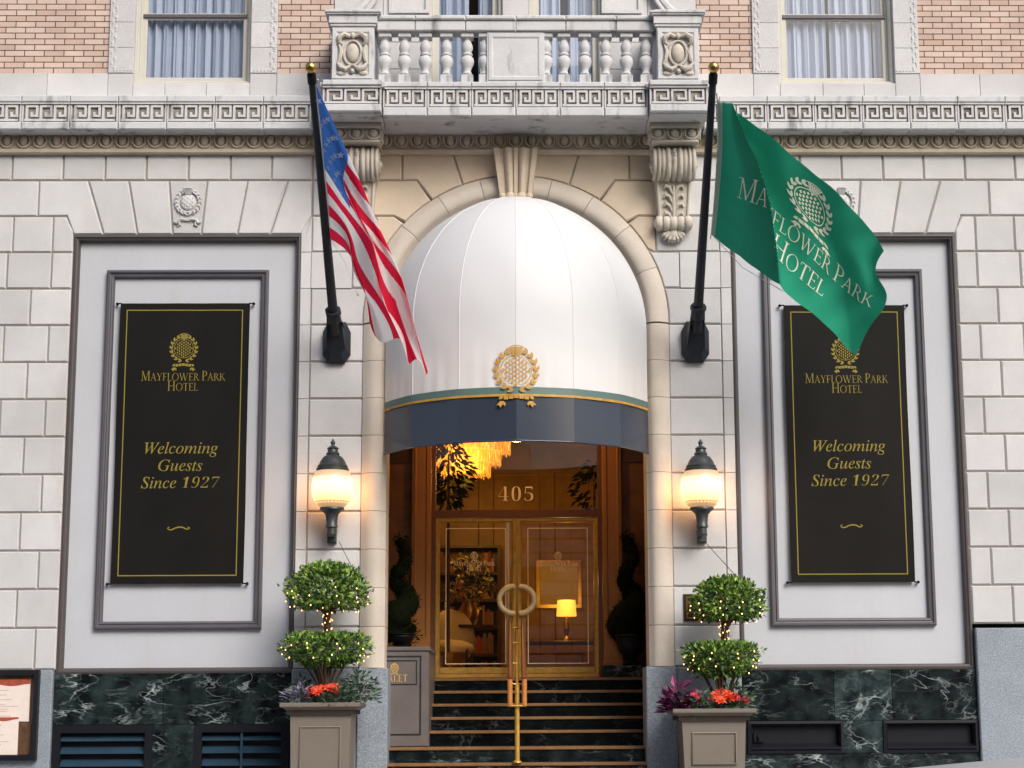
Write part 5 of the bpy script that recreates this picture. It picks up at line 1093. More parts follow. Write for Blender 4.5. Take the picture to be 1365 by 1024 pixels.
# ------------------------------------------------------------------ banners
def banner(p0, p1, label, ex, ey, wy):
    Y = .07; a = at(*p0, Y); b = at(*p1, Y); x0, x1, z0, z1 = a.x, b.x, b.z, a.z; cx = (x0+x1)/2
    t = thing('banner', label, 'banner', (cx, Y, z0), 'black hotel banners')
    q = MB(); n = 24
    def fn(u, v): return (x0+(x1-x0)*u+.004*math.sin(v*7), Y-.016+.008*math.sin(u*5+v*4)*math.sin(v*3.1)+.003*math.sin(u*17-v*9), z0+(z1-z0)*v)
    q.grid(fn, 12, 24); q.box(x0+.005, x1-.005, Y, Y+.02, z0+.005, z1-.005); q.build('cloth', M['banner'], t, smooth=60)
    def on(x, y, l): u = (x-x0)/(x1-x0); v = (y-z0)/(z1-z0); w = Vector(fn(u, v)); return (x, w.y-.0015-l, y)
    q = MB(); ins = .075; w = .0115; A, Bx, Z0, Z1 = x0+ins, x1-ins, z0+ins+.01, z1-ins
    pol = []
    for k in range(30):
        u0, u1 = Z0+(Z1-Z0)*k/30, Z0+(Z1-Z0)*(k+1)/30; pol += [rect(A, u0, A+w, u1), rect(Bx-w, u0, Bx, u1)]
    for k in range(12):
        u0, u1 = A+w+(Bx-A-2*w)*k/12, A+w+(Bx-A-2*w)*(k+1)/12; pol += [rect(u0, Z0, u1, Z0+w), rect(u0, Z1-w, u1, Z1)]
    q.flat(pol, on, .0002); q.build('gold_border', M['bannergold'], t, normals=False)
    zt = lambda py: at(ex, py, Y).z
    q = MB()
    q.flat(emblem(.345, cx, zt(465+ey)), on, .0003)
    q.flat(sign_text(.087, cx, zt(508+ey), 1.03), on, .0003)
    for s_, py in (('Welcoming', 605), ('Guests', 628), ('Since 1927', 651)): q.flat(layout(s_, .125, 'italic', cx, zt(py+wy)), on, .0003)
    zs = zt(708+wy-3); pts = [(-.10, .02), (-.12, .005), (-.10, -.012), (-.07, -.01), (-.02, .012), (.04, .016), (.09, -.006), (.12, .002), (.115, .016), (.10, .016)]
    cv = [cr([Vector((px, pz, 0)) for px, pz in pts], i/36) for i in range(37)]
    for i in range(36):
        p, r = cv[i], cv[i+1]; d = (r-p).normalized(); nn = Vector((-d.y, d.x, 0))*(.004+.003*math.sin(i/36*math.pi))
        q.flat([([(cx+k.x, zs+k.y) for k in (p-nn, r-nn, r+nn, p+nn)], [(0, 1, 2, 3)])], on, .0003)
    q.build('lettering', M['bannergold'], t, normals=False)
    for xx, s2 in ((x0, -1), (x1, 1)):
        for zz in (z0, z1): q = MB(); q.tube([(xx-s2*.01, Y-.015, zz), (xx+s2*.05, Y+.0, zz)], .008, 6); q.ell((xx+s2*.04, Y+.01, zz), (.018, .03, .018), 8, 6); q.build('corner_tie', M['black'], t)
banner((161, 405), (324.5, 778), 'black welcome banner fully visible on the panel left of the door', 243, 0, 0)
banner((1044, 407.5), (1219.5, 776), 'black welcome banner partly covered by the green flag', 1125, 3, -3)

# ------------------------------------------------------------------ menu case, plaque, valet pedestal, handrail
a = at(52, 893, -.14); b = at(46, 1014, -.14); a.z += .0; 
mc = thing('menu_case', 'black framed menu case with two menus on the granite pier', 'menu case', (-5.65, -.06, b.z))
q = MB(); q.frame(-6.15, a.x, b.z, a.z, [(0, -.056), (0, -.14), (.05, -.145), (.06, -.13), (.065, -.075)]); q.build('case_frame', M['black'], mc)
q = MB(); q.box(-6.10, a.x-.05, -.075, -.06, b.z+.05, a.z-.05); q.build('backing', mat('dark_amber_backing', (.09, .04, .015), .6, .5, 14), mc)
def sheet(x0, x1, z0, z1, y, red):
    q = MB(); q.box(x0, x1, y, y+.004, z0, z1); o = q.build('menu', M['paper'], mc)
    q = MB(); n = 16
    q.grid(lambda u, v: (x0+(x1-x0)*u, y-.002, z1-.0-(red+.012*math.sin(u*11))*v), n, 1); q.build('heading_band', M['menured'], o, normals=False)
    q = MB(); r = random.Random(3)
    zz = z1-red-.06
    while zz > z0+.05:
        l = (x1-x0)*r.uniform(.25, .7); m = (x0+x1)/2; q.box(m-l/2, m+l/2, y-.0018, y-.001, zz, zz+.007); zz -= r.choice((.022, .03, .05))
    q.build('print_lines', mat('faded_print', (.50, .40, .36), .8), o)
sheet(-6.0, a.x-.10, a.z-.55, a.z-.10, -.085, .06); sheet(-5.95, a.x-.205, b.z+.06, b.z+.46, -.098, .03)
c0 = at(911, 792, -.02); c1 = at(962, 828, -.02)
pq = thing('plaque', 'small bronze wall plaque behind the right topiary', 'plaque', ((c0.x+c1.x)/2, 0, c1.z))
q = MB(); q.box(c0.x, c1.x, -.025, -.001, c1.z, c0.z, .006); q.build('plate', mat('dark_bronze', (.05, .03, .018), .4, .2, 20, metal=.6), pq)
q = MB(); q.frame(c0.x+.03, c1.x-.03, c1.z+.03, c0.z-.03, [(0, -.0255), (0, -.03), (.012, -.03), (.012, -.0255)]); q.build('raised_border', M['brass'], pq)
# valet pedestal
p0 = at(572, 862, .40); 
vp = thing('valet_pedestal', 'grey marble block lettered in gold beside the entrance steps', 'pedestal', (-1.2, .9, .672))
xl, xr = -1.60, p0.x; zt = p0.z
q = MB(); q.box(xl, xr, .40, 1.88, .674, zt-.05, .012); q.box(xl, xr+.012, .385, 1.88, zt-.05, zt, .012)
q.build('block', M['greymarble'], vp)
q = MB(); q.frame(xl+.02, xr-.085, .80, zt-.10, [(0, .3985), (0, .396), (.018, .396), (.018, .3985)]); pz0, pz1 = at(560, 913, .4).z, at(560, 880, .4).z
q.frame(xl+.03, at(556, 890, .4).x, pz0, pz1, [(0, .3985), (0, .3955), (.012, .3955), (.012, .3985)]); q.build('inlay', M['dark'], vp)
q = MB(); t0 = at(516, 909, .4); t1 = at(544, 898, .4); lt = layout('VALET', (t1.z-t0.z)*.86, align=1.0, x=t1.x, y=t0.z, track=.05); q.flat(lt, on_plane(.396), .0004)
e = at(526, 891, .4); q.flat(emblem(.105, e.x, e.z+.005), on_plane(.396), .0004); q.build('lettering', M['valetgold'], vp, normals=False)
# handrail in the middle of the steps
hr = thing('handrail', 'brass and timber handrail in the middle of the entrance steps', 'handrail', (0, 0, .5))
YF, YR = -.12, VY-.28
zf0, zf1, zr_ = at(690, 941, YF).z, at(690, 903, YF).z, at(690, 826, YR).z
q = MB(); q.tube([(0, YF+.05, .506), (0, YF+.05, zf0+.02), (0, YF+.05, zf1-.08)], .027, 12); q.tube([(0, YF+.05, zf1-.10), (0, YR, zr_-.12)], .02, 10); q.tube([(0, YR, 1.456), (0, YR, zr_-.10)], .022, 10)
q.lathe([(.05, 0), (.05, .01), (.03, .03)], 0, YF+.05, .506, 14); q.build('post', M['doorbrass'], hr, smooth=50)
q = MB()
for s2 in (-1, 1): q.tube([(s2*.078, YF, zf0), (s2*.078, YF, zf1-.02)], .030, 8)
q.build('timber_drop', M['wood'], hr, smooth=50)
q = MB()
for s2 in (-1, 1): q.tube([(s2*.075, YF, zf1-.02), (s2*.075, YF+.04, zf1+.01), (s2*.075, YR, zr_)], .028, 8)
q.build('timber_rail', M['darkwood'], hr, smooth=50)
q = MB(); q.tube([(-.10, YF-.01, zf0), (.10, YF-.01, zf0)], .012, 8); q.build('end_bar', M['doorbrass'], hr, smooth=50)
for t in (.02, .35, .7, .98):
    y = YF+.04+(YR-YF-.04)*t; z = zf1+(zr_-zf1)*t; q = MB(); q.tube([(-.075, y, z-.02), (-.05, y, z-.085), (.05, y, z-.085), (.075, y, z-.02)], .010, 8); q.build('rail_bracket', M['doorbrass'], hr, smooth=50)

# ------------------------------------------------------------------ planters and planting
def foliage(mb, rg, prof, cx, cy, n, L, w, shell=.35, up=.3):
    """leaves over a crown of revolution given as (r, z) points from the base up"""
    segs = []; tot = 0
    for (r0, z0), (r1, z1) in zip(prof, prof[1:]):
        a = math.hypot(r1-r0, z1-z0)*(r0+r1+.02); tot += a; segs.append((tot, r0, z0, r1, z1))
    for _ in range(n):
        s = rg.random()*tot
        for c, r0, z0, r1, z1 in segs:
            if s <= c: break
        t = rg.random(); r = r0+(r1-r0)*t; z = z0+(z1-z0)*t; a = rg.random()*2*math.pi
        lump = 1+.08*math.sin(a*5+z*17+cx*9)+.06*math.sin(a*9-z*23)
        k = 1-shell*rg.random()**1.6; k *= rg.uniform(.90, 1.04) if rg.random() < .9 else rg.uniform(1.03, 1.16)
        nr = Vector((z1-z0, 0, r0-r1)); nr = nr.normalized() if nr.length > 0 else Vector((0, 0, 1))
        if nr.x < 0 and r1-r0 > 0 and False: nr = -nr
        out = Vector((math.cos(a)*nr.x, math.sin(a)*nr.x, nr.z))
        zm = (prof[0][1]+prof[-1][1])/2
        p = Vector((cx+r*k*lump*math.cos(a), cy+r*k*lump*math.sin(a), zm+(z-zm)*(1-(1-k)*.6)))
        d = (out+Vector((rg.gauss(0, .6), rg.gauss(0, .6), rg.gauss(0, .5)+up))).normalized()
        nn = (out+Vector((rg.gauss(0, .7), rg.gauss(0, .7), rg.gauss(0, .7)))).normalized()
        mb.mi = rg.choices((0, 1, 2), (5, 4, 3))[0]; f = rg.uniform(.7, 1.25)
        mb.leaf(p, d, nn, L*f, w*f)
def clump(mb, rg, c, rx, ry, rz, n, L, w, droop=0, weights=(4, 3, 3)):
    for _ in range(n):
        a = rg.random()*6.283; r = math.sqrt(rg.random()); h = rg.random()
        p = Vector((c[0]+rx*r*math.cos(a), c[1]+ry*r*math.sin(a), c[2]+rz*h*(1-.5*r)))
        d = Vector((math.cos(a)*(r+.25)+rg.gauss(0, .35), math.sin(a)*(r+.25)+rg.gauss(0, .35), .75-r*.5-droop+rg.gauss(0, .35))).normalized()
        nn = Vector((rg.gauss(0, .5), rg.gauss(0, .5)-.2, 1)).normalized(); f = rg.uniform(.6, 1.3)
        mb.mi = rg.choices((0, 1, 2), weights)[0]; mb.leaf(p, d, nn, L*f, w*f)
def planter(x0p, x1p, yrim, label):
    Y = -1.02; a = at(x0p, yrim, Y); b = at(x1p, yrim, Y); x0, x1, zt = a.x, b.x, a.z; cx = (x0+x1)/2; w = x1-x0; cy = Y+w/2-.02; zb = gz(cx)-.01
    t = thing('planter', label, 'planter', (cx, cy, zb), 'tall taupe planter boxes'); q = MB()
    h = w/2
    def sqr(e0, z0, e1, z1):
        vs = [(cx+sx*e, cy+sy*e, z) for e, z in ((e0, z0), (e1, z1)) for sx, sy in ((-1, -1), (1, -1), (1, 1), (-1, 1))]
        q.add(vs, [(0, 1, 5, 4), (1, 2, 6, 5), (2, 3, 7, 6), (3, 0, 4, 7)])
    pr = [(h-.095, zb), (h-.095, zb+.12), (h-.125, zb+.14), (h-.10, zt-.125), (h-.085, zt-.115), (h-.06, zt-.075), (h-.03, zt-.055), (h-.005, zt-.045), (h, zt-.035), (h, zt-.008), (h-.008, zt), (h-.06, zt), (h-.06, zt-.05)]
    for (e0, z0), (e1, z1) in zip(pr, pr[1:]): sqr(e0, z0, e1, z1)
    q.build('body', M['planter'], t)
    for nm in range(1):
        q = MB(); ff = cy-(h-.112); q.frame(cx-h+.20, cx+h-.20, zb+.28, zt-.24, [(0, ff+.02), (0, ff-.018), (.012, ff-.022), (.022, ff-.004), (.022, ff+.02)]); q.build('panel_moulding', M['planter'], t)
    q = MB(); q.box(cx-h+.06, cx+h-.06, cy-h+.06, cy+h-.06, zt-.12, zt-.045); q.build('soil', M['soil'], t)
    return cx, cy, zt, w
def topiary(rg, cx, cy, z0, up, lo, label, wire_to, glabel):
    """up, lo = (px centre, px half width, py top, py widest, py bottom)"""
    Yc = cy; sc_ = (20.4+Yc)/FPX
    t = thing('topiary_tree', label, 'topiary tree', (cx, cy, z0), 'two-tier clipped topiary trees'); bulbs = []
    trunk = MB(); uz = lambda py, px: at(px, py, Yc).z
    zu0, zuw, zu1 = uz(up[4], up[0]), uz(up[3], up[0]), uz(up[2], up[0]); ru = up[1]*sc_*.93; ux = at(up[0], up[3], Yc).x
    zl0, zlw, zl1 = uz(lo[4], lo[0]), uz(lo[3], lo[0]), uz(lo[2], lo[0]); rl = lo[1]*sc_*.93; lx = at(lo[0], lo[3], Yc).x
    mx = (ux+lx)/2
    for k in range(3):
        a = k*2.1; trunk.tube([(lx+.02*math.cos(a), cy+.02*math.sin(a), z0), (lx+.025*math.cos(a+1.2), cy+.025*math.sin(a+1.2), zl0), (mx+.02*math.cos(a+2.6), cy+.02*math.sin(a+2.6), (zl1+zu0)/2), (ux+.05*math.cos(a+3.4), cy+.05*math.sin(a+3.4), zuw)], [.028, .024, .02, .012], 7)
    for k in range(13):
        a = k*.483*math.pi*.99+.2; r = rl*rg.uniform(.5, .8)
        trunk.tube([(lx, cy, z0+.06+.02*(k % 4)), (lx+r*.4*math.cos(a), cy+r*.4*math.sin(a), zl0+.02), (lx+r*math.cos(a), cy+r*math.sin(a), zlw+.02)], [.017, .012, .006], 5)
    for k in range(14):
        a = k*.95; r = ru*rg.uniform(.35, .75); trunk.tube([(ux, cy, zuw-.20+.03*(k % 3)), (ux+r*.30*math.cos(a), cy+r*.30*math.sin(a), zuw-.11), (ux+r*math.cos(a), cy+r*math.sin(a), zuw-.02)], [.015, .009, .005], 5)
    trunk.build('trunk', M['bark'], t, smooth=60)
    pu = [(ru*.40, zuw-.10), (ru*.80, zuw-.075), (ru*.97, zuw-.035), (ru*1.0, zuw+.02), (ru*.97, zuw+(zu1-zuw)*.30), (ru*.86, zuw+(zu1-zuw)*.62), (ru*.62, zu1-.05), (ru*.32, zu1-.012), (.01, zu1)]
    q = MB(); foliage(q, rg, pu, ux, cy, 4200, .056, .029, .62); q.build('upper_crown', M['leaf'], t, normals=False)
    pl = [(rl*.38, zlw-.17), (rl*.66, zlw-.12), (rl*.90, zlw-.05), (rl*1.0, zlw+.03), (rl*1.0, zl1-.06), (rl*.90, zl1-.012), (rl*.5, zl1+.005), (.06, zl1)]
    q = MB(); foliage(q, rg, pl, lx, cy, 4200, .056, .029, .62, .4); q.build('lower_crown', M['leaf'], t, normals=False)
    s = thing('string_lights', glabel, 'string lights', (cx, cy, z0), 'warm string lights on the topiaries')
    pts = []
    for c, r, zc, n, turns, hh in ((lx, rl, zlw-.02, 60, 3, .10), (mx, .042, (zl1+zu0)/2, 26, 4, None), (ux, ru, zuw-.02, 60, 3, .11)):
        for i in range(n):
            f = i/n; a = f*turns*2*math.pi+rg.uniform(-.1, .1)
            if hh is None: rr = r+.01; z = zl1+(zuw-.06-zl1)*f
            else:
                z = zc-hh+2.0*hh*f+rg.uniform(-.02, .02); tt = min(1, max(0, (z-(zc-hh*1.3))/(hh*1.2))); rr = r*(.62+.42*math.sqrt(tt))*rg.uniform(.98, 1.03)
                if z > zc+.06: rr *= .97
            pts.append(Vector((c+rr*math.cos(a), cy+rr*math.sin(a), z)))
    w = MB()
    w.tube(pts, .0035, 4); w.tube([at(*wire_to, -.3), (at(*wire_to, -.3)+pts[-1])/2+Vector((0, 0, -.03)), pts[-1]], .004, 5); w.build('cable', M['wire'], s)
    b0 = None
    for i, p in enumerate(pts):
        if i % 2 and not (60 <= i < 86): continue
        if len(bulbs) >= 98: break
        if b0 is None:
            q = MB(); q.ell((0, 0, 0), (.0062, .0062, .009), 6, 5); b0 = q.build('bulb', M['bulb'], s); o = b0
        else: o = b0.copy(); C.objects.link(o); o.parent = s
        o.matrix_parent_inverse = s.matrix_basis.inverted(); o.location = p+Vector((0, -.012, -.008)); bulbs.append(o)
def flowers(rg, c, n, label, mats, name, cat, R0=.07, spread=.15):
    t = thing(name, label, cat, c); q = MB(); lf = MB()
    for k in range(n):
        a = rg.random()*6.28; r = spread*math.sqrt(rg.random()); h = Vector((c[0]+r*math.cos(a), c[1]+r*math.sin(a)*.7, c[2]+.14+.09*rg.random()-r*.2))
        tl = Vector((rg.gauss(0, .25), -.75+rg.gauss(0, .2), .65)).normalized()
        e1 = tl.cross(Vector((1, .1, 0))).normalized(); e2 = tl.cross(e1)
        for ly, m, rr in ((0, 9, R0), (1, 7, R0*.6)):
            for i in range(m):
                b = 6.283*i/m+ly*.4+rg.uniform(-.15, .15); d = (e1*math.cos(b)+e2*math.sin(b)+tl*(.15+.5*ly)).normalized(); q.mi = rg.choices((0, 1, 2), (5, 2, 2))[0]
                q.leaf(h, d, tl, rr*rg.uniform(.8, 1.1), rr*.55)
        lf.tube([(h.x*.3+c[0]*.7, h.y*.3+c[1]*.7, c[2]-.02), h], .006, 5)
    clump(lf, rg, (c[0], c[1]+.02, c[2]), spread*1.1, spread*.8, .10, 90, .09, .03)
    q.build('petals', mats, t, normals=False); lf.build('leaves', M['leaf_sage'], t, normals=False)
def plant(rg, c, r, h, n, L, w, label, mats, name='leafy_plant', cat='plant', droop=0, group=None):
    t = thing(name, label, cat, c, group); q = MB(); clump(q, rg, c, r, r*.8, h, n, L, w, droop); q.build('leaves', mats, t, normals=False)
    q = MB()
    for k in range(5): q.tube([(c[0], c[1], c[2]-.04), (c[0]+r*.5*math.cos(k*1.3), c[1]+r*.4*math.sin(k*1.3), c[2]+h*.5)], [.008, .004], 5)
    q.build('stem', M['bark'], t)
rg = random.Random(11)
cx, cy, zt, w = planter(373, 480, 937, 'taupe panelled planter left of the entrance steps')
zs = zt-.045
topiary(rg, cx, cy, zs, (437, 56, 752, 797, 838), (436, 61, 848, 866, 905), 'two-tier clipped tree in the left planter, taller and wider than its twin', (452, 722), 'warm string lights wound through the left topiary')
f = at(434, 920, cy-.22); flowers(rg, (f.x, cy-.24, zs), 13, 'orange-red flowers at the front of the left planter', M['petal'], 'flowering_plant', 'flowers', .075, .17)
plant(rg, (cx-.22, cy-.2, zs), .17, .27, 330, .085, .028, 'lilac grey leafy plant in the left planter', M['leaf_lilac'])
plant(rg, (cx+.18, cy-.24, zs), .17, .22, 340, .11, .02, 'grey green grassy plant beside the orange flowers of the left planter', M['leaf_sage'])
plant(rg, (cx+.36, cy-.06, zs+.04), .21, .40, 560, .07, .024, 'green bushy shrub spilling over the right rim of the left planter', M['leaf_sage'], 'small_shrub', 'shrub')
plant(rg, (cx-.24, cy+.16, zs), .16, .34, 260, .09, .03, 'dark green plant at the back of the left planter', M['leaf_sage'])
cx, cy, zt, w = planter(897, 1008, 945, 'taupe panelled planter right of the entrance steps')
zs = zt-.045
topiary(rg, cx, cy, zs, (969, 50, 771, 812, 850), (961, 51, 860, 880, 922), 'two-tier clipped tree in the right planter, smaller than its twin', (941, 724), 'warm string lights wound through the right topiary')
f = at(961, 925, cy-.2); flowers(rg, (f.x, cy-.22, zs), 12, 'orange-red flowers in the middle of the right planter', M['petal'], 'flowering_plant', 'flowers', .075, .15)
flowers(rg, (cx-.17, cy-.27, zs-.03), 7, 'scarlet flowers at the front left of the right planter', M['petal_red'], 'flowering_plant', 'flowers', .045, .13)
flowers(rg, (cx+.30, cy-.22, zs-.03), 7, 'scarlet flowers at the front right of the right planter', M['petal_red'], 'flowering_plant', 'flowers', .045, .10)
plant(rg, (cx-.33, cy-.16, zs), .16, .34, 170, .13, .065, 'purple leaved plant in the right planter', M['leaf_purple'])
plant(rg, (cx-.12, cy-.2, zs), .17, .24, 320, .10, .022, 'green grassy plant among the scarlet flowers', M['leaf_sage'])
plant(rg, (cx+.24, cy-.10, zs), .20, .34, 480, .085, .028, 'grey green shrub at the right of the right planter', M['leaf_sage'], 'small_shrub', 'shrub')

# spiral topiaries in urns inside the vestibule
def spiral(px, yb, y0, y1, Y, label, potpx):
    b = at(px, yb, Y); zt = at(px, y0, Y).z; z1 = at(px, y1, Y).z; x = b.x
    t = thing('spiral_topiary', label, 'topiary', (x, Y, b.z), 'spiral topiaries in the vestibule'); q = MB()
    r = potpx*(20.4+Y)/FPX/2; h = z1-b.z
    q.lathe([(r*.5, 0), (r*.55, h*.08), (r*.3, h*.16), (r*.35, h*.25), (r*.75, h*.45), (r*.95, h*.75), (r*.9, h*.88), (r*1.08, h*.95), (r*1.05, h), (r*.8, h*.98)], x, Y, b.z, 18); q.build('urn', M['black'], t, smooth=40)
    q = MB(); rr = random.Random(5)
    def sp(f):
        a = f*2*math.pi*2.3+1.0; R0 = .085*(1-f)**.6+.015; return Vector((x+R0*math.cos(a), Y+R0*math.sin(a), z1-.03+(zt-z1)*f)), (.20*(1-f)**2.4+.072+.012*math.sin(f*60))*(1 if f > .05 else .7)
    q.mi = 1; fs_ = [i/60 for i in range(61)]; q.tube([sp(f)[0] for f in fs_], [sp(f)[1]*(.9 if f < .98 else .4) for f in fs_], 12)
    for i in range(1600):
        f = rr.random()**1.3; c, s_ = sp(f); d = Vector((rr.gauss(0, 1), rr.gauss(0, 1), rr.gauss(0, .8))).normalized(); q.mi = rr.randrange(3)
        q.leaf(c+d*s_*.88, (d+Vector((rr.gauss(0, .6), rr.gauss(0, .6), .2))).normalized(), Vector((rr.gauss(0, 1), rr.gauss(0, 1), rr.gauss(0, 1))).normalized(), .035, .018)
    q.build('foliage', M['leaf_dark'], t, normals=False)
    q = MB(); q.tube([(x, Y, z1-.05), (x, Y, zt-.05)], [.02, .012], 6); q.build('trunk', M['bark'], t)
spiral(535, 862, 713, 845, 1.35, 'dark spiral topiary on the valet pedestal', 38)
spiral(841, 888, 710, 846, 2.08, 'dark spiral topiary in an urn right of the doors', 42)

# ------------------------------------------------------------------ lobby furnishings and lamps
CY = 4.2; c = at(636, 592, CY)
ch = thing('chandelier', 'tiered crystal chandelier glowing amber above the lobby', 'chandelier', (c.x, CY, c.z))
q = MB(); s_ = (20.4+CY)/FPX
zA, zB, zC, zD = at(640, 575, CY).z, at(640, 607, CY).z, at(640, 622, CY).z, at(640, 637, CY).z
cxh = at(621, 600, CY).x
for r, z0, z1 in ((.60, zB, zA), (.47, zC, zB+.02), (.33, zD, zC+.02)):
    for k in range(int(r*150)):
        a = 6.283*k/int(r*150); x, y = cxh+r*math.cos(a), CY+r*math.sin(a); q.tube([(x, y, z1-.01*(k % 2)), (x, y, z0+.02*(k % 3))], [.010, .006], 4)
    q.lathe([(r*.9, z0+.03), (r*.92, z1)], cxh, CY, 0, 24)
q.build('crystal_tiers', M['chandelier'], ch)
q = MB(); q.tube([(cxh, CY, zA), (cxh, CY, 5.2)], .02, 8); q.lathe([(.62, zA), (.62, zA+.03), (.1, zA+.06)], cxh, CY, 0, 24); q.build('frame', M['brass'], ch)
lamp_light('chandelier_light', (cxh, CY-.8, zC-.3), 46, (1, .60, .16), .3, ch)
dl = thing('downlight', 'recessed downlight in the vestibule ceiling', 'downlight', (0, 1.3, 4.7))
q = MB(); q.lathe([(.12, -.012), (.12, 0), (.09, 0), (.09, -.012)], 0, 1.3, 4.70, 20); q.build('trim_ring', M['brass'], dl); q = MB(); q.lathe([(.088, -.004), (.088, -.001)], 0, 1.3, 4.70, 20); q.build('lens', M['downlight'], dl)
lamp_light('downlight_lamp', (0, 1.3, 4.6), 30, (1, .50, .14), .1, dl)
TY = 5.2; c = at(755, 811, TY)
tl = thing('table_lamp', 'lit lamp with a yellow shade seen through the right door', 'table lamp', (c.x, TY, c.z-.45))
q = MB(); q.lathe([(.14, -.11), (.125, .11)], c.x, TY, c.z, 20); q.build('shade', M['shade'], tl); q = MB(); q.lathe([(.07, -.45), (.06, -.42), (.02, -.38), (.045, -.28), (.02, -.16), (.015, -.1)], c.x, TY, c.z, 14); q.build('base', M['brass'], tl)
lamp_light('lamp_light', (c.x, TY-.3, c.z+.3), 10, (1, .62, .2), .12, tl)
tb = thing('console_table', 'dark console table under the lit lamp in the lobby', 'table', (c.x, TY, 1.456)); zt = c.z-.45
q = MB(); q.box(c.x-.65, c.x+.55, TY-.2, TY+.2, zt-.05, zt-.001, .01); q.build('top', M['lobbydark'], tb)
for sx in (-.6, .5):
    for sy in (-.16, .16): q = MB(); q.box(c.x+sx-.025, c.x+sx+.025, TY+sy-.025, TY+sy+.025, 1.456, zt-.05); q.build('leg', M['lobbydark'], tb)
pf = at(745, 785, LY-.05); pc = thing('picture', 'framed print on the lobby wall above the lamp', 'picture', (pf.x, LY-.06, pf.z-.25))
q = MB(); q.frame(pf.x-.33, pf.x+.33, pf.z-.28, pf.z+.42, [(0, LY-.03), (0, LY-.06), (.05, LY-.06), (.06, LY-.04)]); q.build('frame', M['brass'], pc); q = MB(); q.box(pf.x-.28, pf.x+.28, LY-.042, LY-.034, pf.z-.23, pf.z+.37); q.build('print', M['paper'], pc)
FY = 4.0; c = at(625, 800, FY); rr = random.Random(9)
ft = thing('pedestal_table', 'round dark table holding the flower arrangement in the lobby', 'table', (c.x, FY, 1.456)); q = MB(); q.lathe([(.28, 0), (.28, .04), (.06, .08), (.05, .62), (.10, .66), (.42, .68), (.42, .72)], c.x, FY, 1.456, 24); q.build('table', M['lobbydark'], ft, smooth=40)
fa = thing('flower_arrangement', 'large vase of cream blooms seen through the left door', 'flower arrangement', (c.x, FY, 2.178)); q = MB(); q.lathe([(.08, 0), (.12, .08), (.14, .2), (.09, .3), (.11, .34)], c.x, FY, 2.178, 16); q.build('vase', M['brass'], fa, smooth=60)
q = MB(); 
for k in range(34):
    d = Vector((rr.gauss(0, 1), rr.gauss(0, .8), rr.gauss(.25, .8))).normalized()*rr.uniform(.18, .42); cc = Vector((c.x, FY, 2.70))+d
    q.mi = rr.randrange(2)
    for j in range(14): e = Vector((rr.gauss(0, 1), rr.gauss(0, 1), rr.gauss(0, 1))).normalized(); q.leaf(cc+e*.02, e, Vector((rr.gauss(0, 1), rr.gauss(0, 1), 1)).normalized(), .07, .06)
    q.mi = 2; q.tube([(c.x, FY, 2.5), cc], .006, 4)
    for j in range(5): e = Vector((rr.gauss(0, 1), rr.gauss(0, 1), rr.gauss(0, 1))).normalized(); q.leaf(cc, e, Vector((0, 0, 1)), .13, .05)
q.build('blooms', M['bloom'], fa, normals=False)
for px, lab in ((600, 'cream armchair in the lobby left of the handrail'),):
    AY = 3.5; c = at(px, 850, AY); t = thing('armchair', lab, 'armchair', (c.x, AY, 1.456)); q = MB(); q.ell((c.x, AY+.2, 2.0), (.32, .12, .38), 16, 10); q.build('backrest', M['paper'], t, smooth=80)
    q = MB(); q.ell((c.x, AY-.05, 1.86), (.32, .32, .12), 16, 8); q.build('seat', M['paper'], t, smooth=80); 
    for sx in (-.22, .22):
        for sy in (-.25, .2): q = MB(); q.tube([(c.x+sx, AY+sy, 1.457), (c.x+sx, AY+sy, 1.85)], .02, 6); q.build('leg', M['lobbydark'], t)
xa, xb = at(560, 800, LY-.2).x, at(668, 800, LY-.2).x
bk = thing('bookcase', 'dark bookcase full of books behind the flower arrangement', 'bookcase', ((xa+xb)/2, LY-.2, 1.456)); q = MB()
q.box(xa, xb, LY-.05, LY-.032, 1.457, 3.45); q.box(xa, xa+.05, LY-.34, LY-.05, 1.457, 3.45); q.box(xb-.05, xb, LY-.34, LY-.05, 1.457, 3.45)
for k in range(6): q.box(xa+.05, xb-.05, LY-.34, LY-.05, 1.46+k*.39, 1.50+k*.39)
q.build('frame', M['lobbydark'], bk)
r5 = random.Random(4); q = MB()
for k in range(5):
    x = xa+.07
    while x < xb-.12:
        w_ = r5.uniform(.025, .06); q.mi = r5.randrange(3); q.box(x, x+w_-.003, LY-.30, LY-.08, 1.502+k*.39, 1.502+k*.39+r5.uniform(.2, .31)); x += w_
        if r5.random() < .08: x += .12
o = q.build('books', [M['menured'], M['leather'], M['lobbywall']], bk); o['kind'] = 'stuff'
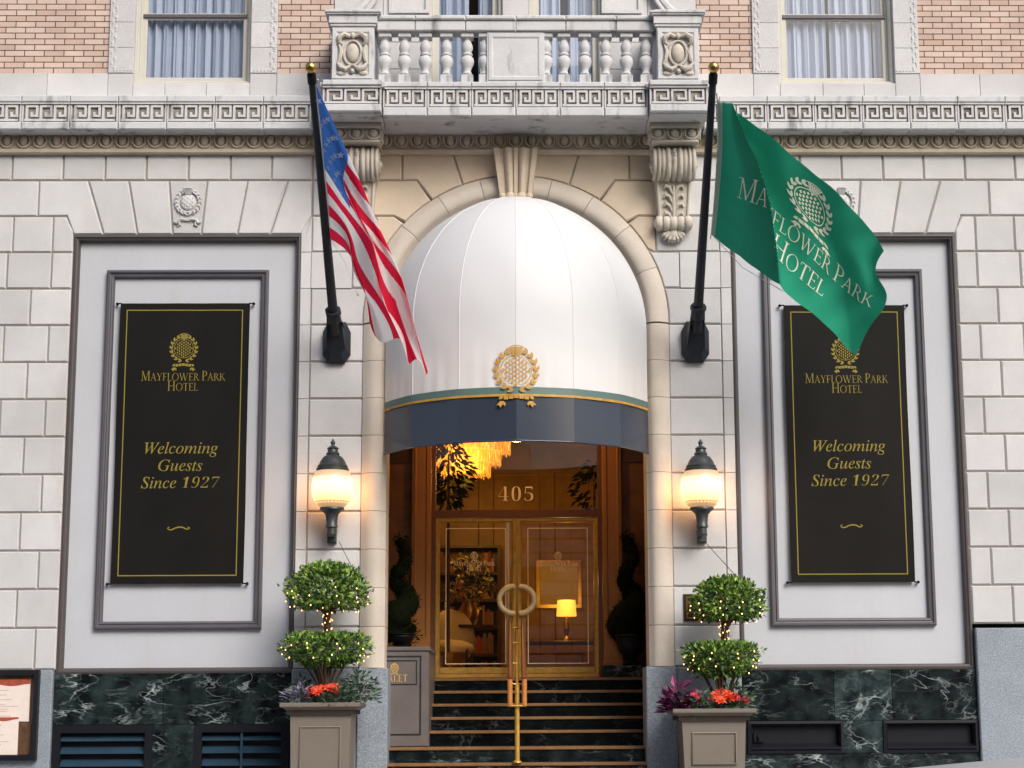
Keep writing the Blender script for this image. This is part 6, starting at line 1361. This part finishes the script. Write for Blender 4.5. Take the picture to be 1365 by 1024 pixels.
def ficus(px, py0, py1, Y, label, n):
    c = at(px, (py0+py1)/2, Y); z0, z1 = at(px, py1, Y).z, at(px, py0, Y).z
    t = thing('ficus_tree', label, 'indoor tree', (c.x, Y, 1.456), 'indoor trees behind the door glass'); q = MB(); r2 = random.Random(px)
    for k in range(n):
        h = r2.random(); z = z0+(z1-z0)*h; a = r2.random()*6.28; rr_ = (.08+.22*math.sin(math.pi*min(1, h*1.1)))*math.sqrt(r2.random()); q.mi = r2.randrange(3)
        q.leaf(Vector((c.x+rr_*math.cos(a), Y+rr_*math.sin(a), z)), Vector((math.cos(a), math.sin(a)*.5, -.5+r2.gauss(0, .4))).normalized(), Vector((r2.gauss(0, .5), -1, .5)).normalized(), .12, .045)
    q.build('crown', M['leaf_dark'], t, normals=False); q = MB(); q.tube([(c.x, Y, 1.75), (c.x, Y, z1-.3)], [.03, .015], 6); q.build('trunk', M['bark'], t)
    q = MB(); q.lathe([(.14, 0), (.2, .32), (.21, .34), (.18, .33)], c.x, Y, 1.456, 16); q.build('pot', M['brass'], t)
ficus(598, 575, 676, 3.0, 'dark leafy indoor tree behind the left of the transom', 330)
ficus(792, 615, 682, 3.0, 'dark leafy indoor tree behind the right of the transom', 130)

# ------------------------------------------------------------------ the far side of the street, seen in the door glass
ob = thing('office_building', 'pale stone building across the street mirrored in the door glass', 'building', (4, -46, -1.6))
q = MB(); r3 = random.Random(2)
for k in range(34):
    z = -1.6+k*.55
    xo = .3-(k % 2)*.6
    while xo < 22:
        if not (k % 8 in (3, 4, 5, 6) and (xo+40) % 4.8 < 2.0): q.tint = r3.uniform(.85, 1.05); q.box(xo+.03, xo+1.17, -46.4, -46, z+.04, z+.51)
        xo += 1.2
q.build('wall', M['stone'], ob); q = MB(); q.box(-.3, 23, -46.9, -46.35, -1.6, 17); q.build('window_band', M['black'], ob)

bb = thing('brick_building', 'tall orange brick building across the street mirrored in the upper left window', 'building', (-22, -46, -1.6))
q = MB(); q.box(-36, -.4, -60, -46.2, 9, 36); q.build('wall', mat('orange_brick', (.52, .27, .12), .9, .1, .5), bb)
q = MB()
for k in range(7):
    for i in range(8): q.box(-34+i*4, -32.2+i*4, -46.2, -46.15, 11+k*3.8, 13.2+k*3.8)
q.build('window', M['dark'], bb); q = MB()
for k in range(7): q.box(-36, -.4, -46.28, -46.1, 9.4+k*3.8, 9.7+k*3.8)
q.build('string_course', M['stone'], bb)
q = MB(); q.box(-36, -.4, -60, -46.4, -1.6, 9); q.build('shopfront', M['lobbydark'], bb)
